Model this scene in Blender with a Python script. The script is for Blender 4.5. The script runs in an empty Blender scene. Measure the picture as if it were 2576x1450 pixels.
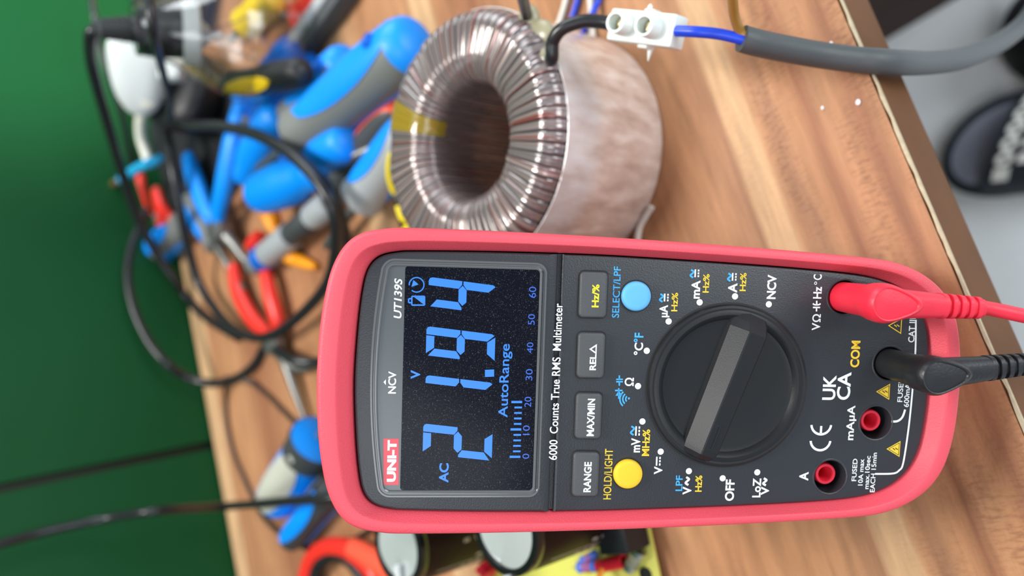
import bpy, bmesh, math, random
from mathutils import Vector, Matrix
random.seed(7)
SC = bpy.context.scene
COL = SC.collection
PI = math.pi
V = Vector

# ------------------------------------------------------------------ camera
T = 0.74                         # height of the table top above the floor (metres)
CAM_H = 0.268                    # camera above the table top
FPX = 1975.0                     # focal length in pixels of a 2576 px wide frame
PITCH = math.radians(44.0)
ROLL = 0.027
_s, _c = math.sin(PITCH), math.cos(PITCH)
_r0, _u0 = V((1, 0, 0)), V((0, _s, _c))
CF = V((0, _c, -_s))
CR = _r0 * math.cos(ROLL) - _u0 * math.sin(ROLL)
CU = _u0 * math.cos(ROLL) + _r0 * math.sin(ROLL)
CO = V((0, 0, T + CAM_H))
cam = bpy.data.cameras.new('camera')
cam_o = bpy.data.objects.new('camera', cam)
COL.objects.link(cam_o)
# the phone was held sideways: the frame's right edge is the scene's downward direction
_X, _Y, _Z = -CU, CR, -CF
cam_o.matrix_world = Matrix(((_X.x, _Y.x, _Z.x, CO.x), (_X.y, _Y.y, _Z.y, CO.y), (_X.z, _Y.z, _Z.z, CO.z), (0, 0, 0, 1)))
cam.sensor_fit = 'HORIZONTAL'
cam.sensor_width = 36.0
cam.lens = 36.0 * FPX / 2576.0
cam.clip_start = 0.01
cam.clip_end = 20
cam.dof.use_dof = True
cam.dof.focus_distance = 0.211
cam.dof.aperture_fstop = 7.2
SC.camera = cam_o

# ------------------------------------------------------------------ light
w = bpy.data.worlds.new('world')
SC.world = w
w.use_nodes = True
w.node_tree.nodes['Background'].inputs[0].default_value = (0.80, 0.90, 1.0, 1)
w.node_tree.nodes['Background'].inputs[1].default_value = 0.40
def area(name, loc, target, size, energy, col, sy=None):
    l = bpy.data.lights.new(name, 'AREA')
    l.energy = energy
    l.color = col
    l.size = size
    if sy:
        l.shape = 'RECTANGLE'
        l.size_y = sy
    o = bpy.data.objects.new(name, l)
    COL.objects.link(o)
    o.location = loc
    o.rotation_euler = (V(target) - V(loc)).to_track_quat('-Z', 'Y').to_euler()
    return o
area('window_light', (1.25, 0.55, T + 0.75), (0.0, 0.35, T + 0.05), 0.6, 8, (0.88, 0.95, 1.0), 0.8)
area('ceiling_light', (0.22, 0.58, T + 1.35), (0.03, 0.3, T), 0.24, 16, (1.0, 0.97, 0.93), 0.55)
area('room_light', (-0.8, -0.9, T + 1.5), (0.1, 0.1, T - 0.4), 0.9, 11, (0.92, 0.96, 1.0), 1.1)
area('floor_fill_light', (0.75, -1.55, T + 0.25), (0.2, 0.3, 0.0), 1.1, 19, (0.90, 0.96, 1.0), 0.9)  # added fill with no real source, brightens the floor from the front
sp = bpy.data.lights.new('wall_patch_fill', 'SPOT')  # unseen spot added to brighten a patch of the wall at upper right
sp.energy = 120
sp.color = (0.75, 1.0, 0.92)
sp.spot_size = math.radians(17)
sp.spot_blend = 1.0
sp.shadow_soft_size = 0.03
spo = bpy.data.objects.new('wall_patch_fill', sp)
COL.objects.link(spo)
spo.location = (0.75, -0.35, T + 0.80)
spo.rotation_euler = (V((0.27, 0.79, T + 0.11)) - V(spo.location)).to_track_quat('-Z', 'Y').to_euler()
SC.view_settings.view_transform = 'Standard'
SC.view_settings.look = 'None'
SC.view_settings.exposure = 0.42
SC.view_settings.gamma = 1.0
SC.view_settings.use_curve_mapping = False

# ------------------------------------------------------------------ helpers
def at(px, py, mm=0.0):
    """point mm millimetres above the table top that the photograph shows at px, py"""
    r = CR * ((725 - py) / FPX) - CU * ((px - 1288) / FPX) + CF
    t = (T + mm / 1000.0 - CO.z) / r.z
    return CO + r * t
def path(*pts):
    return [at(*p) for p in pts]

def mat(name, col, rough=0.5, metal=0.0, var=0.0, vscale=60.0, bump=0.0, bscale=300.0, coat=0.0, trans=0.0, ior=1.45, emit=None, estr=0.0, spec=0.5, sss=0.0, alpha=1.0):
    m = bpy.data.materials.new(name)
    m.use_nodes = True
    nt = m.node_tree
    b = nt.nodes['Principled BSDF']
    b.inputs['Base Color'].default_value = (*col, 1)
    b.inputs['Roughness'].default_value = rough
    b.inputs['Metallic'].default_value = metal
    b.inputs['Coat Weight'].default_value = coat
    b.inputs['Coat Roughness'].default_value = 0.08
    b.inputs['Transmission Weight'].default_value = trans
    b.inputs['IOR'].default_value = ior
    b.inputs['Specular IOR Level'].default_value = spec
    b.inputs['Alpha'].default_value = alpha
    if emit:
        b.inputs['Emission Color'].default_value = (*emit, 1)
        b.inputs['Emission Strength'].default_value = estr
    tc = nt.nodes.new('ShaderNodeTexCoord')
    if var > 0:
        n = nt.nodes.new('ShaderNodeTexNoise')
        n.inputs['Scale'].default_value = vscale
        n.inputs['Detail'].default_value = 4
        nt.links.new(tc.outputs['Object'], n.inputs['Vector'])
        mx = nt.nodes.new('ShaderNodeMix')
        mx.data_type = 'RGBA'
        mx.inputs['A'].default_value = (*[max(0, c * (1 - var)) for c in col], 1)
        mx.inputs['B'].default_value = (*[min(1, c * (1 + var)) for c in col], 1)
        nt.links.new(n.outputs['Fac'], mx.inputs['Factor'])
        nt.links.new(mx.outputs['Result'], b.inputs['Base Color'])
    if bump > 0:
        n = nt.nodes.new('ShaderNodeTexNoise')
        n.inputs['Scale'].default_value = bscale
        n.inputs['Detail'].default_value = 3
        nt.links.new(tc.outputs['Object'], n.inputs['Vector'])
        bp = nt.nodes.new('ShaderNodeBump')
        bp.inputs['Strength'].default_value = bump
        bp.inputs['Distance'].default_value = 0.0005
        nt.links.new(n.outputs['Fac'], bp.inputs['Height'])
        nt.links.new(bp.outputs['Normal'], b.inputs['Normal'])
    return m

def tag(o, label=None, cat=None, group=None, kind=None):
    if label: o['label'] = label
    if cat: o['category'] = cat
    if group: o['group'] = group
    if kind: o['kind'] = kind
    return o

def empty(name, loc, label, cat, group=None):
    o = bpy.data.objects.new(name, None)
    o.empty_display_size = 0.01
    COL.objects.link(o)
    o.location = loc
    return tag(o, label, cat, group)

def frame(origin, z, x=None):
    """matrix with local Z along z and local X near x"""
    z = V(z).normalized()
    x = V(x) if x is not None else (V((1, 0, 0)) if abs(z.x) < 0.9 else V((0, 1, 0)))
    y = z.cross(x).normalized()
    x = y.cross(z)
    return Matrix(((x.x, y.x, z.x, origin[0]), (x.y, y.y, z.y, origin[1]), (x.z, y.z, z.z, origin[2]), (0, 0, 0, 1)))

def smooth_path(P, n=8):
    P = [V(p) for p in P]
    if len(P) < 3:
        return P
    out = []
    for i in range(len(P) - 1):
        p0 = P[max(i - 1, 0)]; p1 = P[i]; p2 = P[i + 1]; p3 = P[min(i + 2, len(P) - 1)]
        for k in range(n):
            t = k / n
            out.append(0.5 * ((2 * p1) + (p2 - p0) * t + (2 * p0 - 5 * p1 + 4 * p2 - p3) * t * t + (3 * p1 - p0 - 3 * p2 + p3) * t ** 3))
    out.append(P[-1])
    return out

class MB:
    def __init__(self, M=None):
        self.bm = bmesh.new()
        self.M = M if M is not None else Matrix.Identity(4)
    def v(self, p):
        return self.bm.verts.new(self.M @ V(p))
    def f(self, vs):
        try:
            return self.bm.faces.new(vs)
        except ValueError:
            return None
    def loft(self, rings, closed=True, cap0=True, cap1=True):
        R = [[self.v(p) for p in r] for r in rings]
        n = len(R[0])
        for a, b in zip(R, R[1:]):
            for i in range(n if closed else n - 1):
                j = (i + 1) % n
                self.f([a[i], a[j], b[j], b[i]])
        if cap0: self.f(list(reversed(R[0])))
        if cap1: self.f(R[-1])
        return self
    def lathe(self, prof, seg=40, cap0=True, cap1=True, a0=0.0, a1=2 * PI):
        """prof: (r, z) pairs, turned about local Z"""
        full = abs(a1 - a0 - 2 * PI) < 1e-6
        n = seg if full else seg + 1
        rings = [[(max(r, 1e-6) * math.cos(a0 + (a1 - a0) * i / seg), max(r, 1e-6) * math.sin(a0 + (a1 - a0) * i / seg), z) for i in range(n)] for r, z in prof]
        return self.loft(rings, full, cap0, cap1)
    def tube(self, P, r, seg=12, n=8, caps=True, flat=1.0):
        S = smooth_path(P, n) if n > 1 else [V(p) for p in P]
        m = len(S)
        up = None
        rings = []
        for i, p in enumerate(S):
            t = (S[min(i + 1, m - 1)] - S[max(i - 1, 0)]).normalized()
            if up is None:
                up = V((0, 0, 1)) if abs(t.z) < 0.9 else V((1, 0, 0))
            side = t.cross(up).normalized()
            up = side.cross(t).normalized()
            q = r(i / (m - 1)) if callable(r) else r
            rings.append([p + side * (q * math.cos(2 * PI * k / seg)) + up * (q * flat * math.sin(2 * PI * k / seg)) for k in range(seg)])
        return self.loft(rings, True, caps, caps)
    def box(self, c, s, bev=0.0, seg=2):
        b = bmesh.new()
        bmesh.ops.create_cube(b, size=1.0)
        for q in b.verts:
            q.co = V((q.co.x * s[0], q.co.y * s[1], q.co.z * s[2]))
        if bev > 0:
            bmesh.ops.bevel(b, geom=list(b.edges), offset=bev, segments=seg, affect='EDGES', profile=0.5)
        mp = {q: self.v(q.co + V(c)) for q in b.verts}
        for fc in b.faces:
            self.f([mp[q] for q in fc.verts])
        b.free()
        return self
    def prism(self, poly, z0, z1, bev=0.0, steps=3):
        """outline poly (counter-clockwise, x y), rounded over at the top by bev"""
        rings = [[(x, y, z0) for x, y in poly]]
        if bev > 0:
            for k in range(steps + 1):
                a = PI / 2 * k / steps
                ins = bev * (1 - math.cos(a))
                rings.append([(x, y, z1 - bev + bev * math.sin(a)) for x, y in inset(poly, ins)])
        else:
            rings.append([(x, y, z1) for x, y in poly])
        return self.loft(rings)
    def blob(self, c, r, seg=16, rings=10):
        R = []
        for i in range(rings + 1):
            ph = -PI / 2 + PI * i / rings
            R.append([(c[0] + r[0] * max(math.cos(ph), 1e-4) * math.cos(2 * PI * k / seg), c[1] + r[1] * max(math.cos(ph), 1e-4) * math.sin(2 * PI * k / seg), c[2] + r[2] * math.sin(ph)) for k in range(seg)])
        return self.loft(R)
    def build(self, name, m, parent=None, smooth=40):
        bmesh.ops.remove_doubles(self.bm, verts=list(self.bm.verts), dist=1e-7)
        bmesh.ops.recalc_face_normals(self.bm, faces=list(self.bm.faces))
        me = bpy.data.meshes.new(name)
        self.bm.to_mesh(me)
        self.bm.free()
        return link(name, me, m, parent, smooth)

def link(name, me, m, parent=None, smooth=40):
    if m is not None:
        me.materials.clear()
        me.materials.append(m)
    if smooth:
        for p in me.polygons:
            p.use_smooth = True
        me.set_sharp_from_angle(angle=math.radians(smooth))
    o = bpy.data.objects.new(name, me)
    COL.objects.link(o)
    if parent is not None:
        o.parent = parent
        q, mw = parent, Matrix.Identity(4)
        chain = []
        while q is not None:
            chain.append(q)
            q = q.parent
        for q in reversed(chain):
            mw = mw @ q.matrix_parent_inverse @ Matrix.LocRotScale(q.location, q.rotation_euler, q.scale)
        o.matrix_parent_inverse = mw.inverted()      # meshes are written in world coordinates
    return o

def inset(poly, d):
    if d == 0:
        return list(poly)
    n = len(poly)
    out = []
    for i in range(n):
        p0 = V((*poly[i - 1], 0)); p = V((*poly[i], 0)); p1 = V((*poly[(i + 1) % n], 0))
        t = (p1 - p0)
        if t.length < 1e-9:
            out.append(poly[i]); continue
        t.normalize()
        nn = V((-t.y, t.x, 0))
        q = p + nn * d
        out.append((q.x, q.y))
    return out

def rrect(cx, cy, wx, wy, r, n=5):
    P = []
    for sx, sy, a0 in ((1, -1, -PI / 2), (1, 1, 0), (-1, 1, PI / 2), (-1, -1, PI)):
        for k in range(n + 1):
            a = a0 + PI / 2 * k / n
            P.append((cx + sx * (wx / 2 - r) + r * math.cos(a), cy + sy * (wy / 2 - r) + r * math.sin(a)))
    return P

def circle(cx, cy, r, n=32):
    return [(cx + r * math.cos(2 * PI * k / n), cy + r * math.sin(2 * PI * k / n)) for k in range(n)]

# ------------------------------------------------------------------ materials
RED = mat('holster_red', (0.72, 0.074, 0.104), 0.5, bump=0.25, bscale=2500, spec=0.5)
DARK = mat('meter_dark_grey', (0.024, 0.027, 0.032), 0.36, bump=0.14, bscale=2600)
BTN = mat('button_grey', (0.060, 0.063, 0.068), 0.5, bump=0.2, bscale=2600)
KNOB = mat('dial_black', (0.015, 0.016, 0.018), 0.42, bump=0.06, bscale=2600, spec=0.28)
HOLE = mat('socket_black', (0.012, 0.012, 0.013), 0.45)
YEL_B = mat('button_yellow', (0.83, 0.50, 0.02), 0.5)
BLU_B = mat('button_blue', (0.11, 0.40, 0.74), 0.5)
INK_W = mat('ink_white', (0.80, 0.84, 0.86), 0.5)
INK_Y = mat('ink_yellow', (0.80, 0.52, 0.03), 0.5)
INK_B = mat('ink_blue', (0.05, 0.36, 0.80), 0.5)
INK_K = mat('ink_black', (0.02, 0.02, 0.02), 0.5)
LCD = mat('lcd_black', (0.004, 0.005, 0.010), 0.15, spec=0.12)
_nt = LCD.node_tree
_tc = _nt.nodes.new('ShaderNodeTexCoord'); _n = _nt.nodes.new('ShaderNodeTexNoise'); _r = _nt.nodes.new('ShaderNodeValToRGB')
_n.inputs['Scale'].default_value = 3800; _n.inputs['Detail'].default_value = 1
_nt.links.new(_tc.outputs['Object'], _n.inputs['Vector']); _nt.links.new(_n.outputs['Fac'], _r.inputs[0])
_r.color_ramp.elements[0].position = 0.62; _r.color_ramp.elements[0].color = (0.004, 0.005, 0.010, 1)
_r.color_ramp.elements[1].position = 0.80; _r.color_ramp.elements[1].color = (0.10, 0.10, 0.10, 1)
_nt.links.new(_r.outputs[0], _nt.nodes['Principled BSDF'].inputs['Base Color'])
LCD_ON = mat('lcd_lit_blue', (0.01, 0.03, 0.1), 0.3, emit=(0.030, 0.25, 1.0), estr=0.78)
LCD_DIM = mat('lcd_lit_scale', (0.01, 0.03, 0.1), 0.3, emit=(0.045, 0.16, 0.85), estr=0.62)
STRIP = mat('window_grey', (0.085, 0.095, 0.10), 0.2)
BEZ = mat('clear_rim', (0.10, 0.105, 0.11), 0.15, spec=0.7)
LOGO = mat('logo_red', (0.62, 0.05, 0.07), 0.3)
PLUG_R = mat('lead_red', (0.75, 0.022, 0.05), 0.42, bump=0.1, bscale=1500)
PLUG_K = mat('lead_black', (0.014, 0.015, 0.017), 0.38, bump=0.15, bscale=1500)
CABLE = mat('cable_black', (0.014, 0.015, 0.017), 0.30)
FLEX = mat('flex_grey', (0.060, 0.067, 0.070), 0.5, bump=0.1, bscale=800)
WIRE_B = mat('wire_blue', (0.01, 0.05, 0.55), 0.35)
WIRE_BR = mat('wire_brown', (0.30, 0.16, 0.03), 0.35)
WIRE_W = mat('wire_white', (0.72, 0.68, 0.60), 0.4)
WIRE_Y = mat('wire_yellow', (0.80, 0.62, 0.01), 0.35)
WIRE_O = mat('wire_orange', (0.85, 0.28, 0.02), 0.4)
BLOCK = mat('block_white', (0.70, 0.76, 0.72), 0.4)
STEEL = mat('steel', (0.55, 0.56, 0.56), 0.3, metal=1.0)
DULL = mat('dull_steel', (0.22, 0.22, 0.21), 0.42, metal=0.8)
BRASS = mat('brass', (0.60, 0.50, 0.30), 0.35, metal=1.0)
TBLUE = mat('tool_blue', (0.0, 0.26, 0.88), 0.42, bump=0.1, bscale=500)
TBLUE2 = mat('tool_deep_blue', (0.0, 0.11, 0.52), 0.42)
TGREY = mat('tool_grey', (0.17, 0.18, 0.17), 0.5, bump=0.15, bscale=700)
TLGREY = mat('tool_light_grey', (0.36, 0.38, 0.39), 0.42)
TDARK = mat('tool_dark_grey', (0.045, 0.05, 0.052), 0.5)
TRED = mat('tool_red', (0.75, 0.03, 0.02), 0.35)
TORED = mat('tool_orange_red', (0.85, 0.10, 0.05), 0.4)
TYEL = mat('tool_yellow', (0.82, 0.56, 0.01), 0.4)
TORANGE = mat('plug_orange', (0.90, 0.33, 0.01), 0.45)
BLACKP = mat('black_plastic', (0.010, 0.011, 0.013), 0.45)
WHITEP = mat('white_plastic', (0.56, 0.60, 0.59), 0.42)
CREAM = mat('white_flex', (0.72, 0.72, 0.62), 0.45)
LCYAN = mat('blue_core', (0.02, 0.36, 0.65), 0.4)
COPPER = mat('copper', (0.75, 0.38, 0.20), 0.35, metal=0.9)
GLASS = mat('clear_glass', (0.97, 0.98, 0.97), 0.02, trans=1.0, ior=1.45)
GLUE = mat('hot_glue', (0.55, 0.52, 0.35), 0.25, trans=0.5, ior=1.4)
CAPS = mat('capacitor_sleeve', (0.016, 0.007, 0.006), 0.35, spec=0.14)
CAPR = mat('capacitor_rim', (0.006, 0.007, 0.008), 0.16, spec=0.6)
CAPT = mat('capacitor_top', (0.62, 0.66, 0.65), 0.33, metal=0.55, bump=0.1, bscale=500)
PCB = mat('board_yellow', (0.62, 0.60, 0.12), 0.4)
RESB = mat('resistor_blue', (0.08, 0.16, 0.60), 0.4)
RSLV = mat('red_sleeve', (0.62, 0.01, 0.03), 0.35)

# ------------------------------------------------------------------ the room
def wood_material():
    m = bpy.data.materials.new('table_wood')
    m.use_nodes = True
    nt = m.node_tree
    L = nt.links.new
    N = nt.nodes.new
    b = nt.nodes['Principled BSDF']
    b.inputs['Roughness'].default_value = 0.5
    b.inputs['Specular IOR Level'].default_value = 0.2
    tc = N('ShaderNodeTexCoord')
    sep = N('ShaderNodeSeparateXYZ')
    L(tc.outputs['Object'], sep.inputs[0])
    # slow waviness of the figure
    wv = N('ShaderNodeMapping'); wv.inputs['Scale'].default_value = (5, 16, 1)
    L(tc.outputs['Object'], wv.inputs[0])
    nz = N('ShaderNodeTexNoise'); nz.inputs['Scale'].default_value = 1.0; nz.inputs['Detail'].default_value = 2
    L(wv.outputs[0], nz.inputs['Vector'])
    ad = N('ShaderNodeMath'); ad.operation = 'MULTIPLY_ADD'
    L(nz.outputs['Fac'], ad.inputs[0]); ad.inputs[1].default_value = 0.004; L(sep.outputs['Y'], ad.inputs[2])
    # staves across the table, light and dark bands
    ramp = N('ShaderNodeValToRGB')
    dv = N('ShaderNodeMath'); dv.operation = 'DIVIDE'; L(ad.outputs[0], dv.inputs[0]); dv.inputs[1].default_value = 0.6
    L(dv.outputs[0], ramp.inputs[0])
    cr = ramp.color_ramp
    A_ = (0.39, 0.185, 0.088); B_ = (0.46, 0.230, 0.112); C_ = (0.29, 0.122, 0.062); Lt = (0.57, 0.355, 0.19); D_ = (0.34, 0.172, 0.092)
    stops = [(0.0, B_), (0.009, A_), (0.016, C_), (0.023, A_), (0.034, B_), (0.043, C_), (0.048, A_), (0.058, B_), (0.064, D_), (0.074, B_), (0.0755, Lt), (0.0935, Lt), (0.095, D_), (0.125, B_), (0.19, A_), (0.22, B_), (0.27, C_), (0.318, A_), (0.321, Lt), (0.345, Lt), (0.349, B_), (0.42, A_), (0.48, Lt), (0.485, B_), (0.56, C_), (0.63, A_), (0.70, B_), (0.78, C_), (0.83, B_), (0.90, A_), (0.905, Lt), (1.0, Lt)]
    while len(cr.elements) > 1:
        cr.elements.remove(cr.elements[0])
    cr.elements[0].position = 0.0
    cr.elements[0].color = (*stops[0][1], 1)
    for p, c in stops[1:]:
        e = cr.elements.new(p); e.color = (*c, 1)
    # streaks along the grain
    mp = N('ShaderNodeMapping'); mp.inputs['Scale'].default_value = (22, 190, 1)
    L(tc.outputs['Object'], mp.inputs[0])
    n1 = N('ShaderNodeTexNoise'); n1.inputs['Scale'].default_value = 1.0; n1.inputs['Detail'].default_value = 5; n1.inputs['Roughness'].default_value = 0.6
    L(mp.outputs[0], n1.inputs['Vector'])
    r1 = N('ShaderNodeMapRange'); r1.inputs['From Min'].default_value = 0.3; r1.inputs['From Max'].default_value = 0.72; r1.inputs['To Min'].default_value = 0.74; r1.inputs['To Max'].default_value = 1.18
    L(n1.outputs['Fac'], r1.inputs['Value'])
    mul = N('ShaderNodeMix'); mul.data_type = 'RGBA'; mul.blend_type = 'MULTIPLY'; mul.inputs['Factor'].default_value = 1.0
    L(ramp.outputs[0], mul.inputs['A']); L(r1.outputs[0], mul.inputs['B'])
    # short dark pores
    mp2 = N('ShaderNodeMapping'); mp2.inputs['Scale'].default_value = (900, 260, 1)
    mp2.inputs['Rotation'].default_value = (0, 0, 0.35)
    L(tc.outputs['Object'], mp2.inputs[0])
    n2 = N('ShaderNodeTexNoise'); n2.inputs['Scale'].default_value = 1.0; n2.inputs['Detail'].default_value = 2
    L(mp2.outputs[0], n2.inputs['Vector'])
    mp3 = N('ShaderNodeMapping'); mp3.inputs['Scale'].default_value = (14, 60, 1)
    L(tc.outputs['Object'], mp3.inputs[0])
    n3 = N('ShaderNodeTexNoise'); n3.inputs['Scale'].default_value = 1.0; n3.inputs['Detail'].default_value = 3
    L(mp3.outputs[0], n3.inputs['Vector'])
    pr = N('ShaderNodeMapRange'); pr.inputs['From Min'].default_value = 0.44; pr.inputs['From Max'].default_value = 0.68
    L(n2.outputs['Fac'], pr.inputs['Value'])
    pg = N('ShaderNodeMapRange'); pg.inputs['From Min'].default_value = 0.40; pg.inputs['From Max'].default_value = 0.66
    L(n3.outputs['Fac'], pg.inputs['Value'])
    pm = N('ShaderNodeMath'); pm.operation = 'MULTIPLY'; L(pr.outputs[0], pm.inputs[0]); L(pg.outputs[0], pm.inputs[1])
    zn = N('ShaderNodeMapRange'); zn.inputs['From Min'].default_value = 0.0425; zn.inputs['From Max'].default_value = 0.0450; zn.inputs['To Min'].default_value = 1.0; zn.inputs['To Max'].default_value = 0.15; L(ad.outputs[0], zn.inputs['Value'])
    pz = N('ShaderNodeMath'); pz.operation = 'MULTIPLY'; L(pm.outputs[0], pz.inputs[0]); L(zn.outputs[0], pz.inputs[1])
    pm2 = N('ShaderNodeMath'); pm2.operation = 'MULTIPLY'; L(pz.outputs[0], pm2.inputs[0]); pm2.inputs[1].default_value = 0.9
    mx = N('ShaderNodeMix'); mx.data_type = 'RGBA'
    L(pm2.outputs[0], mx.inputs['Factor']); L(mul.outputs['Result'], mx.inputs['A']); mx.inputs['B'].default_value = (0.20, 0.082, 0.045, 1)
    L(mx.outputs['Result'], b.inputs['Base Color'])
    n4 = N('ShaderNodeTexNoise'); n4.inputs['Scale'].default_value = 900; n4.inputs['Detail'].default_value = 3
    L(tc.outputs['Object'], n4.inputs['Vector'])
    bp = N('ShaderNodeBump'); bp.inputs['Strength'].default_value = 0.25; bp.inputs['Distance'].default_value = 0.0004
    L(n4.outputs['Fac'], bp.inputs['Height']); L(bp.outputs['Normal'], b.inputs['Normal'])
    return m
WOOD = wood_material()
EDGE = mat('edge_band_brown', (0.135, 0.055, 0.020), 0.5, spec=0.06, var=0.25, vscale=40)
CHIP = mat('chipped_edge', (0.46, 0.38, 0.25), 0.7, var=0.3, vscale=400)
PANEL = mat('leg_panel_brown', (0.055, 0.030, 0.024), 0.55, spec=0.2, var=0.2, vscale=20)

EA = math.radians(19.8)                       # the front edge's direction
e1 = V((math.cos(EA), math.sin(EA), 0))
e2 = V((-math.sin(EA), math.cos(EA), 0))
org = e2 * 0.0737                              # foot of the front edge line
org.z = T
EB = math.radians(21.2)
fb = V((math.cos(EB), math.sin(EB), 0))
def loc2(x, y):                                # table coordinates of a world point
    d = V((x, y, T)) - org
    return d.dot(e1), d.dot(e2)
b0 = V((0.0303, 0.6916, T))
back_a = loc2(*(b0 - fb * 1.1).xy)
back_b = loc2(*(b0 + fb * 0.9).xy)
TX0, TX1 = -0.85, 0.75
def back_y(x):
    return back_a[1] + (back_b[1] - back_a[1]) * (x - back_a[0]) / (back_b[0] - back_a[0])
TH = 0.030
table = empty('workbench', org - V((0, 0, T)), 'brown wooden workbench with light stripes carrying the meter and tools', 'table')
table.rotation_euler = (0, 0, EA)
TM = Matrix.Translation(org) @ Matrix.Rotation(EA, 4, 'Z')
def table_part(mb, name, m, label=None, smooth=30):
    o = mb.build(name, m, None, smooth)       # mesh in table coordinates, z = 0 on the top face
    o.parent = table
    o.location = (0, 0, T)
    if label: o['label'] = label
    return o
table_part(MB().loft([[(TX0, 0.0012, -TH), (TX1, 0.0012, -TH), (TX1, back_y(TX1), -TH), (TX0, back_y(TX0), -TH)],
                      [(TX0, 0.0012, 0), (TX1, 0.0012, 0), (TX1, back_y(TX1), 0), (TX0, back_y(TX0), 0)]]), 'tabletop', WOOD)
mb = MB().box(((TX0 + TX1) / 2, 0.0005, -TH / 2 - 0.0006), (TX1 - TX0, 0.0012, TH - 0.0012))
table_part(mb, 'edge_band', EDGE, 'glossy brown front edge strip')
mb = MB()
xs = [TX0 + 0.004 * i for i in range(int((TX1 - TX0) / 0.004))]
rng = random.Random(3)
rings = []
for x in xs:
    j = rng.uniform(0, 0.0006)
    rings.append([(x, -0.0002, -0.0016), (x, -0.0002, 0.0000), (x, 0.0003 + j, 0.00010), (x, 0.0003 + j, -0.0016)])
table_part(mb.loft(rings), 'chipped_edge', CHIP, 'pale chipped laminate edge')
# the leg panel at the right-hand end of the bench
pa, pb = loc2(0.3213, 0.2905), loc2(0.309, 0.336)
lx = pa[0]
table_part(MB().box((lx + 0.009, 0.30, -TH - (T - TH) / 2), (0.018, 0.50, T - TH)), 'leg_panel', PANEL, 'dark brown upright panel')
table_part(MB().box((TX0 + 0.05, 0.30, -TH - (T - TH) / 2), (0.018, 0.50, T - TH)), 'leg_panel', PANEL)

WALL = mat('wall_green', (0.005, 0.062, 0.018), 0.55, spec=0.15, var=0.12, vscale=6, bump=0.1, bscale=120)
WALLD = mat('wall_joint', (0.010, 0.016, 0.006), 0.6)
FLOORM = mat('floor_grey', (0.86, 0.89, 0.91), 0.45, var=0.10, vscale=9)
wn = V((-fb.y, fb.x, 0))                       # wall normal direction, away from the camera
w0 = b0 + wn * 0.004
def wall_pt(px, py, off=0.0):
    r = CR * ((725 - py) / FPX) - CU * ((px - 1288) / FPX) + CF
    t = (w0 - wn * off - CO).dot(wn) / r.dot(wn)
    return CO + r * t
g0, g1 = wall_pt(0, 1229), wall_pt(518, 1122)
gd = (g1 - g0) / (g1.z - g0.z)
def gz(z):
    return g0 + gd * (z - g0.z)
def wall_slab(name, s_lo, s_hi):
    """s_lo / s_hi: (bottom, top) ends along the wall at z=0 and z=2.4"""
    mb = MB()
    ring = []
    for off in (0.0, 0.05):
        ring.append([tuple(w0 + fb * s_lo[0] + wn * off + V((0, 0, -T))), tuple(w0 + fb * s_hi[0] + wn * off + V((0, 0, -T))),
                     tuple(w0 + fb * s_hi[1] + wn * off + V((0, 0, 2.4 - T))), tuple(w0 + fb * s_lo[1] + wn * off + V((0, 0, 2.4 - T)))])
    mb.loft(ring)
    return mb.build(name, WALL, None, 0)
sb, st = (gz(0.0) - w0).dot(fb), (gz(2.4) - w0).dot(fb)
G = 0.0035
mb = MB()
for lo, hi in (((-2.2, -2.2), (sb - G, st - G)), ((sb + G, st + G), (1.6, 1.6))):
    ring = []
    for off in (0.0, 0.05):
        q = w0 + wn * off
        q.z = 0
        ring.append([q + fb * lo[0], q + fb * hi[0], q + fb * hi[1] + V((0, 0, 2.4)), q + fb * lo[1] + V((0, 0, 2.4))])
    mb.loft(ring)
tag(mb.build('wall_back', WALL, None, 0), kind='structure')
ring = []
for off in (0.006, 0.045):
    q = w0 + wn * off
    q.z = 0
    ring.append([q + fb * (sb - 0.02), q + fb * (sb + 0.02), q + fb * (st + 0.02) + V((0, 0, 2.4)), q + fb * (st - 0.02) + V((0, 0, 2.4))])
mb = MB(); mb.loft(ring)
tag(mb.build('trim_1', WALLD, None, 0), 'dark upright joint in the green wall', kind='structure')
tag(MB().box((0, 0, -0.02), (5.0, 5.0, 0.04)).build('floor', FLOORM, None, 0), kind='structure')

# ------------------------------------------------------------------ the multimeter
MC = CO + CR * -0.02470527 - CU * 0.03405031 + CF * 0.21214312
MA = (CR * 0.99723471 - CU * 0.03251319 - CF * 0.06682678).normalized()
MB_ = (CR * 0.02563578 + CU * 0.99452449 - CF * 0.10131068).normalized()
MN = MA.cross(MB_)
MC = MC - MA * 0.0016
MM = Matrix(((MA.x, MB_.x, MN.x, MC.x), (MA.y, MB_.y, MN.y, MC.y), (MA.z, MB_.z, MN.z, MC.z), (0, 0, 0, 1)))
SCL = Matrix.Scale(0.001, 4)
MF = MM @ SCL                                   # millimetres on the meter's face -> world
def F(px, py, h=0.0):
    """face coordinates (mm) of a printed feature"""
    r = CR * ((725 - py) / FPX) - CU * ((px - 1288) / FPX) + CF
    p0 = MC + MN * (h / 1000)
    t = (p0 - CO).dot(MN) / r.dot(MN)
    d = CO + r * t - MC
    return d.dot(MA) * 1000, d.dot(MB_) * 1000
meter = empty('multimeter', (MC.x, MC.y, T), 'red and dark grey handheld multimeter standing tilted on the workbench, blue lit display', 'multimeter')

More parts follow.
